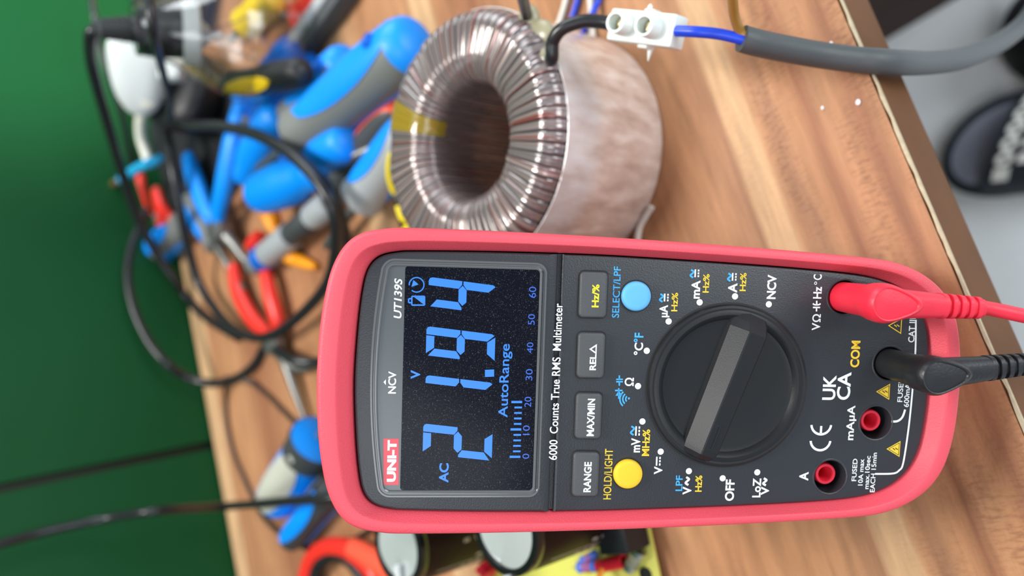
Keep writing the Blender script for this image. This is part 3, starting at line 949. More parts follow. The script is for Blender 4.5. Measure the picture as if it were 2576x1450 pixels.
# ------------------------------------------------------------------ test leads
def test_lead(kind, a, b, m, label, name, turn, mid_, end_, cable_pts, rc):
    root = empty(name, MM @ V((a / 1000, b / 1000, 0)), label, 'test lead')
    # the shroud stands out of the socket, then the elbow turns down the face
    base = MF @ Matrix.Translation((a, b, 0))
    mb = MB(base)
    mb.lathe([(3.9, -10.5), (4.1, -2.0), (4.2, 6), (4.35, 13), (4.5, 15)], 40)
    dx, dy = turn
    # bulged elbow with a drop-shaped top
    def drop(k, h, ext=1.0):
        P = []
        for i in range(48):
            t = 2 * PI * i / 48
            r_ = 4.9 * k
            x, y = r_ * math.cos(t), r_ * math.sin(t)
            al = x * dx + y * dy
            if al > 0:
                s = al / r_
                x += dx * 5.0 * k * s ** 3 * ext
                y += dy * 5.0 * k * s ** 3 * ext
            P.append((x, y, h))
        return P
    mb.loft([drop(0.93, 13.0, 0.3), drop(1.0, 15.0, 0.6), drop(1.04, 17.5), drop(1.03, 19.6), drop(0.98, 20.8), drop(0.86, 21.6), drop(0.80, 21.5), drop(0.78, 21.2), drop(0.4, 21.5), drop(0.05, 21.6)])
    mb.build('plug', m, root, 40)
    # strain relief
    e0 = V((dx * 2.5, dy * 2.5, 16.8)); e1_ = V((dx * mid_, dy * mid_, 15.9))
    mb = MB(base)
    d = (e1_ - e0).normalized()
    s = V((-dy, dx, 0)); n_ = d.cross(s)
    def oval(p, ra, rb):
        return [tuple(p + s * ra * math.copysign(abs(math.cos(2 * PI * k / 28)) ** 0.7, math.cos(2 * PI * k / 28)) + n_ * rb * math.copysign(abs(math.sin(2 * PI * k / 28)) ** 0.7, math.sin(2 * PI * k / 28))) for k in range(28)]
    R = []
    for t in (0, .2, .4, .6, .8, 1.0):
        R.append(oval(e0 + (e1_ - e0) * t, 4.0 - 0.9 * t, 3.6 - 0.6 * t))
    mb.loft(R)
    mb.build('elbow', m, root, 40)
    mb = MB(base)
    p = e1_ - d * 0.3
    R = []
    step = 1.25
    for k in range(5):
        big = 3.3 - 0.10 * k
        R += [oval(p + d * (k * 2 * step), big, big * 0.9), oval(p + d * (k * 2 * step + step * 0.95), big, big * 0.9), oval(p + d * (k * 2 * step + step), 2.35, 2.2), oval(p + d * (k * 2 * step + 1.95 * step), 2.35, 2.2)]
    mb.loft(R)
    mb.build('strain_relief', m, root, 35)
    q = p + d * (9.2 * step)
    P = [base @ (q - d * 1.0), base @ (q + d * 3.0)] + cable_pts
    mb = MB()
    mb.tube(P, rc, 14, 10)
    mb.build('cable', m, root, 50)
    return root
aV, bV = SOCK['V']; aC, bC = SOCK['COM']
def dirn(x, y):
    l = math.hypot(x, y)
    return x / l, y / l
test_lead('V', aV, bV, PLUG_R, 'red test lead plugged into the upper right socket of the multimeter', 'test_lead', dirn(-0.03, -1), 17.0, 0, [at(2640, 806, 22), at(2800, 815, -10), at(3100, 830, -110)], 0.0019)
test_lead('COM', aC, bC, PLUG_K, 'black test lead plugged into the COM socket of the multimeter', 'test_lead', dirn(0.10, -1), 17.0, 0, [at(2660, 880, 12), at(2800, 875, -20), at(3100, 870, -120)], 0.0019)

# ------------------------------------------------------------------ toroidal transformer
TC = V((0.060, 0.2390, T))
toroid = empty('toroidal_transformer', TC, 'large ring shaped transformer wound with copper wire under clear film', 'transformer')
def winding_material():
    m = bpy.data.materials.new('winding_film')
    m.use_nodes = True
    nt = m.node_tree; N = nt.nodes.new; L = nt.links.new
    b = nt.nodes['Principled BSDF']
    tc = N('ShaderNodeTexCoord'); sp = N('ShaderNodeSeparateXYZ'); L(tc.outputs['Object'], sp.inputs[0])
    at_ = N('ShaderNodeMath'); at_.operation = 'ARCTAN2'; L(sp.outputs['Y'], at_.inputs[0]); L(sp.outputs['X'], at_.inputs[1])
    ml = N('ShaderNodeMath'); ml.operation = 'MULTIPLY'; L(at_.outputs[0], ml.inputs[0]); ml.inputs[1].default_value = 14.0
    zz = N('ShaderNodeMath'); zz.operation = 'MULTIPLY'; L(sp.outputs['Z'], zz.inputs[0]); zz.inputs[1].default_value = 12
    cb = N('ShaderNodeCombineXYZ'); L(ml.outputs[0], cb.inputs[0]); L(zz.outputs[0], cb.inputs[1])
    n = N('ShaderNodeTexNoise'); n.inputs['Scale'].default_value = 1.6; n.inputs['Detail'].default_value = 5; n.inputs['Roughness'].default_value = 0.75
    L(cb.outputs[0], n.inputs['Vector'])
    r = N('ShaderNodeValToRGB'); L(n.outputs['Fac'], r.inputs[0])
    e = r.color_ramp.elements
    e[0].position = 0.30; e[0].color = (0.035, 0.022, 0.022, 1)
    e[1].position = 0.74; e[1].color = (0.46, 0.42, 0.38, 1)
    for p, c in ((0.40, (0.20, 0.045, 0.035)), (0.46, (0.30, 0.25, 0.24)), (0.53, (0.11, 0.10, 0.105)), (0.60, (0.40, 0.29, 0.27))):
        q = e.new(p); q.color = (*c, 1)
    # groove shade and dark core between bundles of wire, put into the colour
    a36 = N('ShaderNodeMath'); a36.operation = 'MULTIPLY'; L(at_.outputs[0], a36.inputs[0]); a36.inputs[1].default_value = 36.0
    sn = N('ShaderNodeMath'); sn.operation = 'SINE'; L(a36.outputs[0], sn.inputs[0])
    ab = N('ShaderNodeMath'); ab.operation = 'ABSOLUTE'; L(sn.outputs[0], ab.inputs[0])
    gp = N('ShaderNodeMapRange'); gp.inputs['From Min'].default_value = 0.10; gp.inputs['From Max'].default_value = 0.45; gp.inputs['To Min'].default_value = 0.22; gp.inputs['To Max'].default_value = 1.0
    L(ab.outputs[0], gp.inputs['Value'])
    mg = N('ShaderNodeMix'); mg.data_type = 'RGBA'; mg.blend_type = 'MULTIPLY'; mg.inputs['Factor'].default_value = 1.0
    L(r.outputs[0], mg.inputs['A']); L(gp.outputs[0], mg.inputs['B'])
    L(mg.outputs['Result'], b.inputs['Base Color'])
    b.inputs['Roughness'].default_value = 0.17
    b.inputs['Metallic'].default_value = 0.25
    b.inputs['Coat Weight'].default_value = 0.8
    b.inputs['Coat Roughness'].default_value = 0.06
    return m
WIND = winding_material()
RO, RI, HT = 0.0515, 0.0235, 0.0645
def ring_section(n_c=9):
    """closed cross-section (r, z) of the ring, generous rounding"""
    P = []
    rad_o, rad_i, rad_b = 0.0075, 0.0105, 0.006
    for k in range(n_c): # outer bottom
        a = -PI / 2 + PI / 2 * k / (n_c - 1); P.append((RO - rad_b + rad_b * math.cos(a), rad_b + rad_b * math.sin(a)))
    for k in range(n_c):
        a = PI / 2 * k / (n_c - 1); P.append((RO - rad_o + rad_o * math.cos(a), HT - rad_o + rad_o * math.sin(a)))
    for k in range(n_c):
        a = PI / 2 + PI / 2 * k / (n_c - 1); P.append((RI + rad_i + rad_i * math.cos(a), HT - rad_i + rad_i * math.sin(a)))
    for k in range(n_c):
        a = PI + PI / 2 * k / (n_c - 1); P.append((RI + rad_b + rad_b * math.cos(a), rad_b + rad_b * math.sin(a)))
    return P
sec = ring_section()
mb = MB(Matrix.Translation(TC))
NS = 864
rng = random.Random(5)
amp = [rng.uniform(0.3, 1.0) for _ in range(145)]
wav = [rng.uniform(-1, 1) for _ in range(145)]
rings = []
mr = (RO + RI) / 2
for i in range(NS):
    t = 2 * PI * i / NS
    ph = i / NS * 72
    k = int(ph); fr = ph - k
    d = 0.0010 * amp[k] * math.sin(PI * fr) + 0.00018 * math.sin(PI * 3 * fr) + 0.0004 * wav[k // 3]
    rg = []
    for r, z in sec:
        cz = HT / 2
        # push along the section's outward normal, roughly
        nr, nz = (r - mr) / ((RO - RI) / 2), (z - cz) / (HT / 2)
        l = math.hypot(nr ** 5, nz ** 5) or 1
        rr, z2 = r + d * (nr ** 5) / l, max(0.0, z + d * (nz ** 5) / l)
        rg.append((rr * math.cos(t), rr * math.sin(t), z2))
    rings.append(rg)
rings.append(rings[0])
mb.loft(rings, True, False, False)
wo = mb.build('winding', None, None, 60)
wo.data.materials.append(WIND)
wo.data.transform(Matrix.Translation(-TC))
wo.parent = toroid
wo['label'] = 'wire turns under glossy clear film'
def wrap_material():
    m = mat('outer_film', (0.5, 0.4, 0.35), 0.26, coat=0.5)
    nt = m.node_tree; N = nt.nodes.new; L = nt.links.new
    b = nt.nodes['Principled BSDF']
    tc = N('ShaderNodeTexCoord'); sp = N('ShaderNodeSeparateXYZ'); L(tc.outputs['Object'], sp.inputs[0])
    an = N('ShaderNodeMath'); an.operation = 'ARCTAN2'; L(sp.outputs['Y'], an.inputs[0]); L(sp.outputs['X'], an.inputs[1])
    cb = N('ShaderNodeCombineXYZ'); L(an.outputs[0], cb.inputs[0])
    zz = N('ShaderNodeMath'); zz.operation = 'MULTIPLY'; L(sp.outputs['Z'], zz.inputs[0]); zz.inputs[1].default_value = 7; L(zz.outputs[0], cb.inputs[1])
    n = N('ShaderNodeTexNoise'); n.inputs['Scale'].default_value = 9; n.inputs['Detail'].default_value = 6; L(cb.outputs[0], n.inputs['Vector'])
    r = N('ShaderNodeValToRGB'); L(n.outputs['Fac'], r.inputs[0])
    e = r.color_ramp.elements
    e[0].position = 0.32; e[0].color = (0.46, 0.345, 0.29, 1); e[1].position = 0.70; e[1].color = (0.74, 0.65, 0.59, 1)
    q = e.new(0.5); q.color = (0.60, 0.475, 0.41, 1)
    # bluish reflection along the upper part of the band, painted into the colour
    st = N('ShaderNodeMapRange'); st.inputs['From Min'].default_value = 0.036; st.inputs['From Max'].default_value = 0.044; L(sp.outputs['Z'], st.inputs['Value'])
    nz = N('ShaderNodeMath'); nz.operation = 'MULTIPLY'; L(st.outputs[0], nz.inputs[0]); L(n.outputs['Fac'], nz.inputs[1])
    mx = N('ShaderNodeMix'); mx.data_type = 'RGBA'; L(nz.outputs[0], mx.inputs['Factor']); L(r.outputs[0], mx.inputs['A']); mx.inputs['B'].default_value = (0.60, 0.63, 0.66, 1)
    L(mx.outputs['Result'], b.inputs['Base Color'])
    bp = N('ShaderNodeBump'); bp.inputs['Strength'].default_value = 0.6; bp.inputs['Distance'].default_value = 0.001
    L(n.outputs['Fac'], bp.inputs['Height']); L(bp.outputs['Normal'], b.inputs['Normal']); L(bp.outputs['Normal'], b.inputs['Coat Normal'])
    return m
WRAP = wrap_material()
mb = MB(Matrix.Translation(TC))
mb.lathe([(RO - 0.002, 0.0006), (RO + 0.0010, 0.0006), (RO + 0.0012, 0.030), (RO + 0.0013, 0.0545), (RO + 0.0011, 0.0576), (RO + 0.0007, 0.0577)], 120, False, False)
wr = mb.build('outer_wrap', None, None, 50)
wr.data.materials.append(WRAP)
wr.data.transform(Matrix.Translation(-TC))
wr.parent = toroid
wr['label'] = 'milky pinkish film band round the side'
FILM = mat('yellow_film', (0.42, 0.29, 0.01), 0.08, coat=1.0, alpha=0.42)
def ring_patch(a0, a1, sec_lo, sec_hi, off):
    S_ = sec[sec_lo:sec_hi]
    out, inn = [], []
    n = 14
    for i in range(n + 1):
        t = math.radians(a0 + (a1 - a0) * i / n)
        for lst, of in ((out, off), (inn, off - 0.0004)):
            rg = []
            for r, z in S_:
                nr, nz = (r - mr) / ((RO - RI) / 2), (z - HT / 2) / (HT / 2)
                l = math.hypot(nr ** 5, nz ** 5) or 1
                rr, z2 = r + of * nr ** 5 / l, z + of * nz ** 5 / l
                rg.append((rr * math.cos(t), rr * math.sin(t), z2))
            lst.append(rg)
    return [o + list(reversed(i_)) for o, i_ in zip(out, inn)]
mb = MB(Matrix.Translation(TC))
mb.loft(ring_patch(60, 76, 9, 27, 0.0013))
mb.build('yellow_tape', FILM, toroid, 50)['label'] = 'translucent yellow tape'
# leads of the transformer
mb = MB()
mb.tube([TC + V((0.0385, -0.030, 0.050)), at(1385, 150, 60), at(1391, 105, 63), at(1415, 72, 63), at(1465, 54, 60), at(1510, 55, 57), at(1548, 62, 55)], 0.0024, 14, 8)
mb.build('lead', CABLE, toroid, 50)['label'] = 'black sleeved lead to the terminal block'
mb = MB()
mb.tube([at(1330, 62, 54), at(1325, 36, 60), at(1318, 8, 70), at(1308, -40, 85), at(1300, -120, 92)], 0.0021, 14, 8)
mb.build('lead', CABLE, toroid, 50)['label'] = 'black sleeved lead rising at the rim'
mb = MB()
mb.blob(tuple(at(1331, 52, 56)), (0.0062, 0.005, 0.0035)); mb.blob(tuple(at(1372, 150, 59)), (0.005, 0.005, 0.0032)); mb.blob(tuple(at(1352, 90, 57)), (0.006, 0.008, 0.0025))
mb.build('glue', GLUE, toroid, 60)
mb = MB()
mb.tube([at(1002, 372, 40), at(984, 398, 38), at(981, 440, 34), at(990, 474, 30), at(999, 490, 27)], 0.0022, 12, 8)
mb.tube([at(1002, 520, 30), at(1012, 548, 30), at(1026, 556, 32), at(1030, 566, 34), at(1018, 580, 34)], 0.0018, 12, 8)
mb.build('secondary_lead', WIRE_Y, toroid, 50)['label'] = 'yellow lead'
mb = MB()
mb.tube([at(994, 484, 28), at(999, 505, 28), at(1008, 545, 24), at(1014, 570, 20)], 0.0017, 12, 6)
mb.build('secondary_lead', CABLE, toroid, 50)

# ------------------------------------------------------------------ terminal block and mains flex
b_a, b_b = at(1540, 62, 54), at(1703, 80, 51)
bx = (b_b - b_a).normalized()
bl_ = (b_b - b_a).length
bz = (V((-0.06, -0.05, 1)) - bx * V((-0.06, -0.05, 1)).dot(bx)).normalized()
by = bz.cross(bx)
BK = Matrix(((bx.x, by.x, bz.x, (b_a.x + b_b.x) / 2), (bx.y, by.y, bz.y, (b_a.y + b_b.y) / 2), (bx.z, by.z, bz.z, (b_a.z + b_b.z) / 2 ), (0, 0, 0, 1)))
block = empty('terminal_block', BK @ V((0, 0, -0.006)), 'white plastic terminal block joining a black and a blue wire', 'terminal block')
mb = MB(BK)
hb = bl_ / 2
mb.box((0, 0, -0.002), (bl_, 0.0105, 0.0085), 0.0008)
mb.box((0.0005, 0.0052, -0.003), (0.0040, 0.0024, 0.0055), 0.0006)
mb.box((0.0005, -0.0052, -0.003), (0.0040, 0.0024, 0.0055), 0.0006)
for sx in (-1, 1):
    base = BK @ Matrix.Translation((sx * 0.0056 - 0.001, 0.0002, 0.0))
    q = MB(base)
    q.lathe([(0.0038, 0.0), (0.0036, 0.0075), (0.0034, 0.0078), (0.0027, 0.0078), (0.0026, 0.0070), (0.0026, 0.0015), (0.0, 0.0015)], 32)
    for f_ in q.bm.faces:
        mb.f([mb.bm.verts.new(v_.co) for v_ in f_.verts])
    q.bm.free()
for p, l in (((0.0015, -0.0060, -0.0045), 0.0040), ((-0.001, 0.0060, -0.0030), 0.0022)):
    R = [[(p[0] + r * math.cos(2 * PI * k / 8), p[1] + (-1 if p[1] < 0 else 1) * y, p[2] + r * math.sin(2 * PI * k / 8)) for k in range(8)] for r, y in ((0.0012, -0.001), (0.0008, 0.0015), (0.0002, l))]
    mb.loft(R)
mb.build('body', BLOCK, block, 35)
for sx in (-1, 1):
    base = BK @ Matrix.Translation((sx * 0.0056 - 0.001, 0.0002, 0.0)) @ Matrix.Rotation(0.5 + sx * 0.3, 4, 'Z')
    q = MB(base)
    q.lathe([(0.0023, 0.0012), (0.0023, 0.0030), (0.0020, 0.0034), (0.0, 0.0034)], 24)
    q.box((0, 0, 0.0036), (0.0040, 0.0006, 0.0005))
    q.build('screw', BRASS, block, 30)
flex = empty('mains_flex', at(1870, 100, 40), 'grey mains flex with blue and brown cores hanging over the bench edge', 'cable')
mb = MB()
mb.tube([b_b - bx * 0.003, at(1750, 80, 50.5), at(1810, 86, 46), at(1868, 99, 42), at(1890, 104, 41)], 0.0018, 14, 8)
mb.build('blue_core', WIRE_B, flex, 50)['label'] = 'blue insulated core'
mb = MB()
mb.tube([at(1838, -60, 62), at(1843, 0, 54), at(1848, 42, 48), at(1862, 78, 43), at(1885, 97, 41)], 0.0016, 14, 8)
mb.build('brown_core', WIRE_BR, flex, 50)['label'] = 'brown insulated core'
mb = MB()
mb.tube([at(1866, 97, 42), at(1900, 107, 38), at(1960, 120, 29), at(2060, 138, 15.5), at(2150, 150, 6.5), at(2215, 155, 0.5), at(2270, 158, -10), at(2340, 158, -35), at(2420, 147, -65), at(2490, 120, -100), at(2545, 86, -130), at(2590, 40, -150), at(2640, -60, -170), at(2700, -300, -180)],
        lambda t: 0.0042, 18, 8)
mb.build('sheath', FLEX, flex, 50)['label'] = 'grey outer sheath'

def wire(name, pts, r, m, label, cat='wire', group=None, seg=12):
    mb = MB()
    mb.tube(pts, r, seg, 8)
    return tag(mb.build(name, m, None, 50), label, cat, group)
wire('white_wire', path((1436, -60, 2), (1424, 0, 2), (1412, 42, 2), (1395, 90, 2), (1385, 130, 2)), 0.0014, WIRE_W, 'thin white wire on the bench just beyond the transformer, nearer the tools')
wire('blue_wire', path((1470, -60, 2), (1453, 0, 2), (1440, 42, 2), (1425, 80, 2), (1412, 115, 2)), 0.0014, WIRE_B, 'thin blue wire beside the white wire nearer the tools, beyond the transformer')
wire('white_wire', path((1478, -60, 2), (1486, 10, 2), (1488, 60, 2), (1492, 96, 2)), 0.0014, WIRE_W, 'thin white wire ending under the curved black lead of the transformer')
wire('blue_wire', path((1528, -60, 2), (1506, 0, 2), (1490, 35, 5.5), (1474, 65, 5), (1468, 84, 2)), 0.0014, WIRE_B, 'thin blue wire crossing the white wire under the curved black lead')
wire('white_wire', path((1640, 520, 1.6), (1622, 548, 1.6), (1607, 580, 1.6), (1600, 640, 1.6)), 0.0014, WIRE_W, 'short white wire on the bench at the foot of the transformer beside the meter')

# ------------------------------------------------------------------ circuit board
pb0, pb1 = at(1631, 1326, 6), at(1658, 1450, 6)
pdir = (pb1 - pb0).normalized()          # right to left along the board's near edge
pz = V((0, 0, 1))
px_ = -pdir
py_ = pz.cross(px_)
PBM = Matrix(((px_.x, py_.x, 0, pb0.x), (px_.y, py_.y, 0, pb0.y), (px_.z, py_.z, 1, pb0.z), (0, 0, 0, 1)))
pcb = empty('circuit_board', V((pb0.x, pb0.y, T)), 'yellow circuit board with two big capacitors beside the meter', 'circuit board')
mb = MB(PBM)
mb.box((-0.020, 0.055, -0.0008), (0.100, 0.110, 0.0016), 0.0003)
mb.build('board', PCB, pcb, 30)
for x, y in ((0.024, 0.006), (-0.064, 0.006), (0.024, 0.104), (-0.064, 0.104)):
    mb = MB(PBM)
    q = [(x + 0.0028 * math.cos(2 * PI * k / 16), y + 0.0028 * math.sin(2 * PI * k / 16)) for k in range(16)]
    mb.loft([[(a, b, -0.006) for a, b in q], [(a, b, -0.0016) for a, b in q]])
    mb.build('standoff', BLACKP, pcb, 30)
pi_ = PBM.inverted()
def on_board(px, py, h):
    return pi_ @ at(px, py, 6 + h)
def capacitor(px, py, ht, r, name='capacitor'):
    c = on_board(px, py, ht)
    M_ = PBM @ Matrix.Translation((c.x, c.y, 0))
    h = ht / 1000
    mb = MB(M_)
    mb.lathe([(r - 0.0005, 0.0006), (r, 0.002), (r, h - 0.006), (r * 0.985, h - 0.0050), (r * 0.985, h - 0.0042), (r, h - 0.0030), (r, h - 0.0012), (r * 0.975, h - 0.0002), (r * 0.90, h), (r * 0.84, h - 0.0002), (r * 0.83, h - 0.0008)], 56, True, False)
    body = mb.build(name, CAPS, pcb, 40)
    mb = MB(M_)
    n = 56
    # pressed into three facets that meet in the middle
    cv = mb.v((0, 0, h - 0.0020))
    rim = []
    for i in range(n):
        t = 2 * PI * i / n
        q = abs(math.sin(1.5 * (t - 0.5)))
        rim.append(mb.v((r * 0.84 * math.cos(t), r * 0.84 * math.sin(t), h - 0.0016 + 0.0012 * q)))
    for i in range(n):
        mb.f([cv, rim[i], rim[(i + 1) % n]])
    mb.build('can_top', CAPT, body, 12)['label'] = 'silvery pressed top'
    mb = MB(M_)
    mb.lathe([(r * 0.99, h - 0.0046), (r * 1.012, h - 0.0042), (r * 1.015, h - 0.0016), (r * 0.995, h - 0.0001), (r * 0.92, h + 0.0003), (r * 0.835, h - 0.0002), (r * 0.825, h - 0.0010)], 56, False, False)
    mb.build('shrink_rim', CAPR, body, 50)['label'] = 'glossy black rim'
    # pale marking on the sleeve
    lab = MB(M_)
    for t0, t1, z0, z1 in ((205, 214, 0.30, 0.36), (205, 214, 0.40, 0.43), (205, 211, 0.46, 0.52), (217, 219, 0.10, 0.80), (225, 230, 0.2, 0.23), (225, 230, 0.26, 0.3), (225, 230, 0.34, 0.4), (255, 262, 0.3, 0.36), (255, 262, 0.4, 0.44), (255, 260, 0.5, 0.56)):
        for k in range(6):
            a0 = math.radians(t0 + (t1 - t0) * k / 6); a1 = math.radians(t0 + (t1 - t0) * (k + 1) / 6)
            R_ = r + 0.00012
            lab.f([lab.v((R_ * math.cos(a0), R_ * math.sin(a0), h * z0)), lab.v((R_ * math.cos(a1), R_ * math.sin(a1), h * z0)), lab.v((R_ * math.cos(a1), R_ * math.sin(a1), h * z1)), lab.v((R_ * math.cos(a0), R_ * math.sin(a0), h * z1))])
    lab.build('sleeve_marking', mat('sleeve_print', (0.35, 0.28, 0.25), 0.4), body, 0)
    return body
capacitor(1268, 1334, 56, 0.0178)
capacitor(998, 1376, 56, 0.0178)
c = on_board(1575, 1330, 10)
mb = MB(PBM @ Matrix.Translation((c.x, c.y, 0)))
mb.box((0, 0.004, 0.0085), (0.018, 0.015, 0.015), 0.0008)
rel = mb.build('bridge_rectifier', BLACKP, pcb, 30)
rel['label'] = 'black moulded block'
def axial(px0, py0, px1, py1, h, r, m, name, bands=()):
    a, b = PBM @ on_board(px0, py0, h), PBM @ on_board(px1, py1, h)
    L_ = (b - a).length
    mb = MB(frame(a, b - a))
    mb.lathe([(r * 0.6, 0), (r, L_ * 0.06), (r, L_ * 0.2), (r * 0.85, L_ * 0.27), (r * 0.85, L_ * 0.73), (r, L_ * 0.8), (r, L_ * 0.94), (r * 0.6, L_)], 20)
    o = mb.build(name, m, pcb, 40)
    if bands:
        mb = MB(frame(a, b - a))
        for z0 in bands:
            mb.lathe([(r * 0.80, z0 * L_), (r * 0.95, z0 * L_), (r * 0.95, (z0 + 0.06) * L_), (r * 0.80, (z0 + 0.06) * L_)], 20)
        mb.build('colour_band', INK_W if m is not RESB else mat('band_red', (0.6, 0.1, 0.1), 0.4), o, 40)
    mb = MB()
    mb.tube([a - (b - a).normalized() * 0.003, a], 0.0004, 6, 1); mb.tube([b, b + (b - a).normalized() * 0.003], 0.0004, 6, 1)
    mb.build('lead', STEEL, o, 40)
    return o
axial(1455, 1428, 1505, 1424, 3, 0.0026, RESB, 'resistor', (0.35, 0.5, 0.62))
axial(1175, 1410, 1206, 1402, 3, 0.0022, RESB, 'resistor', (0.35, 0.55))
axial(1462, 1412, 1500, 1392, 3, 0.0018, RESB, 'resistor', (0.4, 0.6))
axial(1213, 1424, 1232, 1452, 4, 0.0045, RSLV, 'film_capacitor')
a, b = PBM @ on_board(1508, 1425, 5), PBM @ on_board(1570, 1412, 5)
mb = MB(frame(a, b - a)); L_ = (b - a).length
mb.lathe([(0.0030, 0), (0.0030, L_), (0.0022, L_), (0.0021, 0.0)], 24, False, False)
mb.build('red_sleeve', RSLV, pcb, 40)
mb = MB(); mb.tube([PBM @ on_board(1560, 1414, 5), PBM @ on_board(1530, 1424, 5), PBM @ on_board(1512, 1440, 8), PBM @ on_board(1500, 1490, 12)], 0.0013, 12, 8)
mb.build('orange_wire', WIRE_O, pcb, 50)
a, b = PBM @ on_board(1582, 1432, 4), PBM @ on_board(1612, 1385, 4)
mb = MB(frame(a, b - a)); L_ = (b - a).length
mb.lathe([(0.0026, 0), (0.0026, L_)], 20)
fu = mb.build('fuse', mat('fuse_glass', (0.8, 0.78, 0.7), 0.08, trans=0.8), pcb, 40)
mb = MB(frame(a, b - a))
for z0 in (0.0, 0.75):
    mb.lathe([(0.0026, z0 * L_), (0.0030, z0 * L_), (0.0030, (z0 + 0.25) * L_), (0.0026, (z0 + 0.25) * L_)], 20)
mb.build('fuse_cap', STEEL, fu, 40)
mb = MB(PBM @ Matrix.Translation(on_board(1625, 1446, 0.2)))
mb.lathe([(0.0030, -0.0004), (0.0030, 0.0006), (0.0018, 0.0006), (0.0018, 0.0002), (0, 0.0002)], 24)
mb.build('mounting_hole', HOLE, pcb, 30)
for p, q in (((1000, 1422), (1004, 1458)), ((1275, 1448), (1280, 1470))):
    mb = MB(); mb.tube([PBM @ on_board(p[0], p[1], 57), PBM @ on_board(q[0], q[1], 57)], 0.0018, 12, 1)
    mb.build('top_wire', WHITEP, pcb, 40)

# ------------------------------------------------------------------ hand tools
def patch(mb, M_, prof, z0, z1, ac, ah, off, n=16):
    """raised elliptical inlay on a turned handle: prof is a (r, z) list"""
    def rad(z):
        for (r0, a), (r1, b) in zip(prof, prof[1:]):
            if a <= z <= b and b > a:
                return r0 + (r1 - r0) * (z - a) / (b - a)
        return prof[-1][0]
    top = []
    for i in range(n + 1):
        u = i / n
        z = z0 + (z1 - z0) * u
        hw = ah * math.sqrt(max(0.0, 1 - (2 * u - 1) ** 2)) + 0.01
        r = rad(z)
        ring = [((r + off) * math.cos(ac + hw * (-1 + 2 * k / 12)), (r + off) * math.sin(ac + hw * (-1 + 2 * k / 12)), z) for k in range(13)]
        ring += [((r - off) * math.cos(ac + hw * (1 - 2 * k / 12)), (r - off) * math.sin(ac + hw * (1 - 2 * k / 12)), z) for k in range(13)]
        top.append(ring)
    old = mb.M
    mb.M = M_
    mb.loft(top)
    mb.M = old

def screwdriver(name, butt, front, r, label, body=TGREY, inlay=TBLUE, cap=None, collar=None, shaft=0.09, shaft_r=0.003, hole=False, cat='screwdriver', group=None, side=None, waist=0.80, inlays=(0.0, PI * 2 / 3, -PI * 2 / 3), iw=0.72):
    root = empty(name, front, label, cat, group)
    ax = (front - butt)
    L_ = ax.length
    M_ = frame(butt, ax, side if side is not None else V((0, 0, 1)))
    k = r
    prof = [(0.001, 0.0), (k * 0.55, L_ * 0.008), (k * 0.80, L_ * 0.035), (k * 0.92, L_ * 0.09), (k * 0.97, L_ * 0.2), (k * 1.0, L_ * 0.38), (k * 0.98, L_ * 0.55), (k * waist * 1.03, L_ * 0.74), (k * waist, L_ * 0.82), (k * (waist + 0.12), L_ * 0.90), (k * (waist + 0.10), L_ * 0.955), (k * 0.62, L_ * 0.99), (k * 0.3, L_)]
    mb = MB(M_)
    mb.lathe(prof, 36)
    h = mb.build('handle', body, root, 45)
    if inlay:
        mb = MB()
        for ac in inlays:
            patch(mb, M_, prof, L_ * 0.03, L_ * 0.84, ac, iw, 0.0007)
        mb.build('grip_inlay', inlay, root, 45)
    if cap:
        mb = MB(M_)
        P = [(q + 0.0008, z) for q, z in prof if z <= L_ * 0.10]
        mb.lathe([(0.001, -0.0006)] + P[1:] + [(P[-1][0] - 0.002, L_ * 0.11)], 36)
        mb.build('end_cap', cap, root, 45)
    if collar:
        mb = MB(M_)
        P = [(q + 0.0008, z) for q, z in prof if L_ * 0.73 <= z <= L_ * 0.96]
        mb.lathe([(P[0][0] - 0.002, P[0][1])] + P + [(P[-1][0] - 0.003, P[-1][1])], 36)
        mb.build('collar', collar, root, 45)
    if shaft:
        mb = MB(frame(front, ax))
        mb.lathe([(shaft_r, -0.004), (shaft_r, shaft * 0.96), (shaft_r * 0.6, shaft)], 14)
        mb.build('shaft', DULL, root, 40)
    if hole:
        mb = MB(frame(butt + ax * 0.17 + M_.to_3x3() @ V((r * 0.97, 0, 0)), M_.to_3x3() @ V((1, 0, 0))))
        mb.lathe([(0.0040, -0.002), (0.0040, 0.0020), (0.0034, 0.0022), (0.0030, 0.0014), (0, 0.0012)], 24)
        mb.build('hanging_hole', TBLUE2, root, 40)
    return root
cs = V((0.0, -0.6, 0.75))       # the side that faces up towards the room
screwdriver('screwdriver', at(1052, 92, 24), at(752, 342, 26), 0.0165, 'big grey screwdriver handle with long blue inlay and hole, beside the transformer', cap=TBLUE, shaft=0.055, hole=True, side=V((0.35, -0.10, 0.9)), waist=0.92, inlays=(0.0, PI), iw=0.95)
screwdriver('screwdriver', at(878, 148, 15), at(732, 296, 12), 0.0125, 'smaller grey and blue handled screwdriver behind the big one with a hole', cap=TBLUE, shaft=0.06, hole=True, side=V((0.1, -0.1, 0.9)), shaft_r=0.0022, inlays=(0.3, PI), iw=0.9)
screwdriver('screwdriver', at(1040, 318, 16), at(905, 505, 13), 0.0125, 'light grey and blue handled screwdriver half hidden behind the transformer rim', body=TLGREY, shaft=0.05, side=V((0.45, 0.2, 0.8)), waist=0.98, inlays=(0.0, PI), iw=0.9)
screwdriver('screwdriver', at(1010, 262, 10), at(855, 452, 9), 0.0105, 'orange red screwdriver with dark grey grip beside the light grey and blue one', body=TORED, inlay=TDARK, collar=TDARK, shaft=0.05, side=V((-0.2, -0.6, 0.7)))
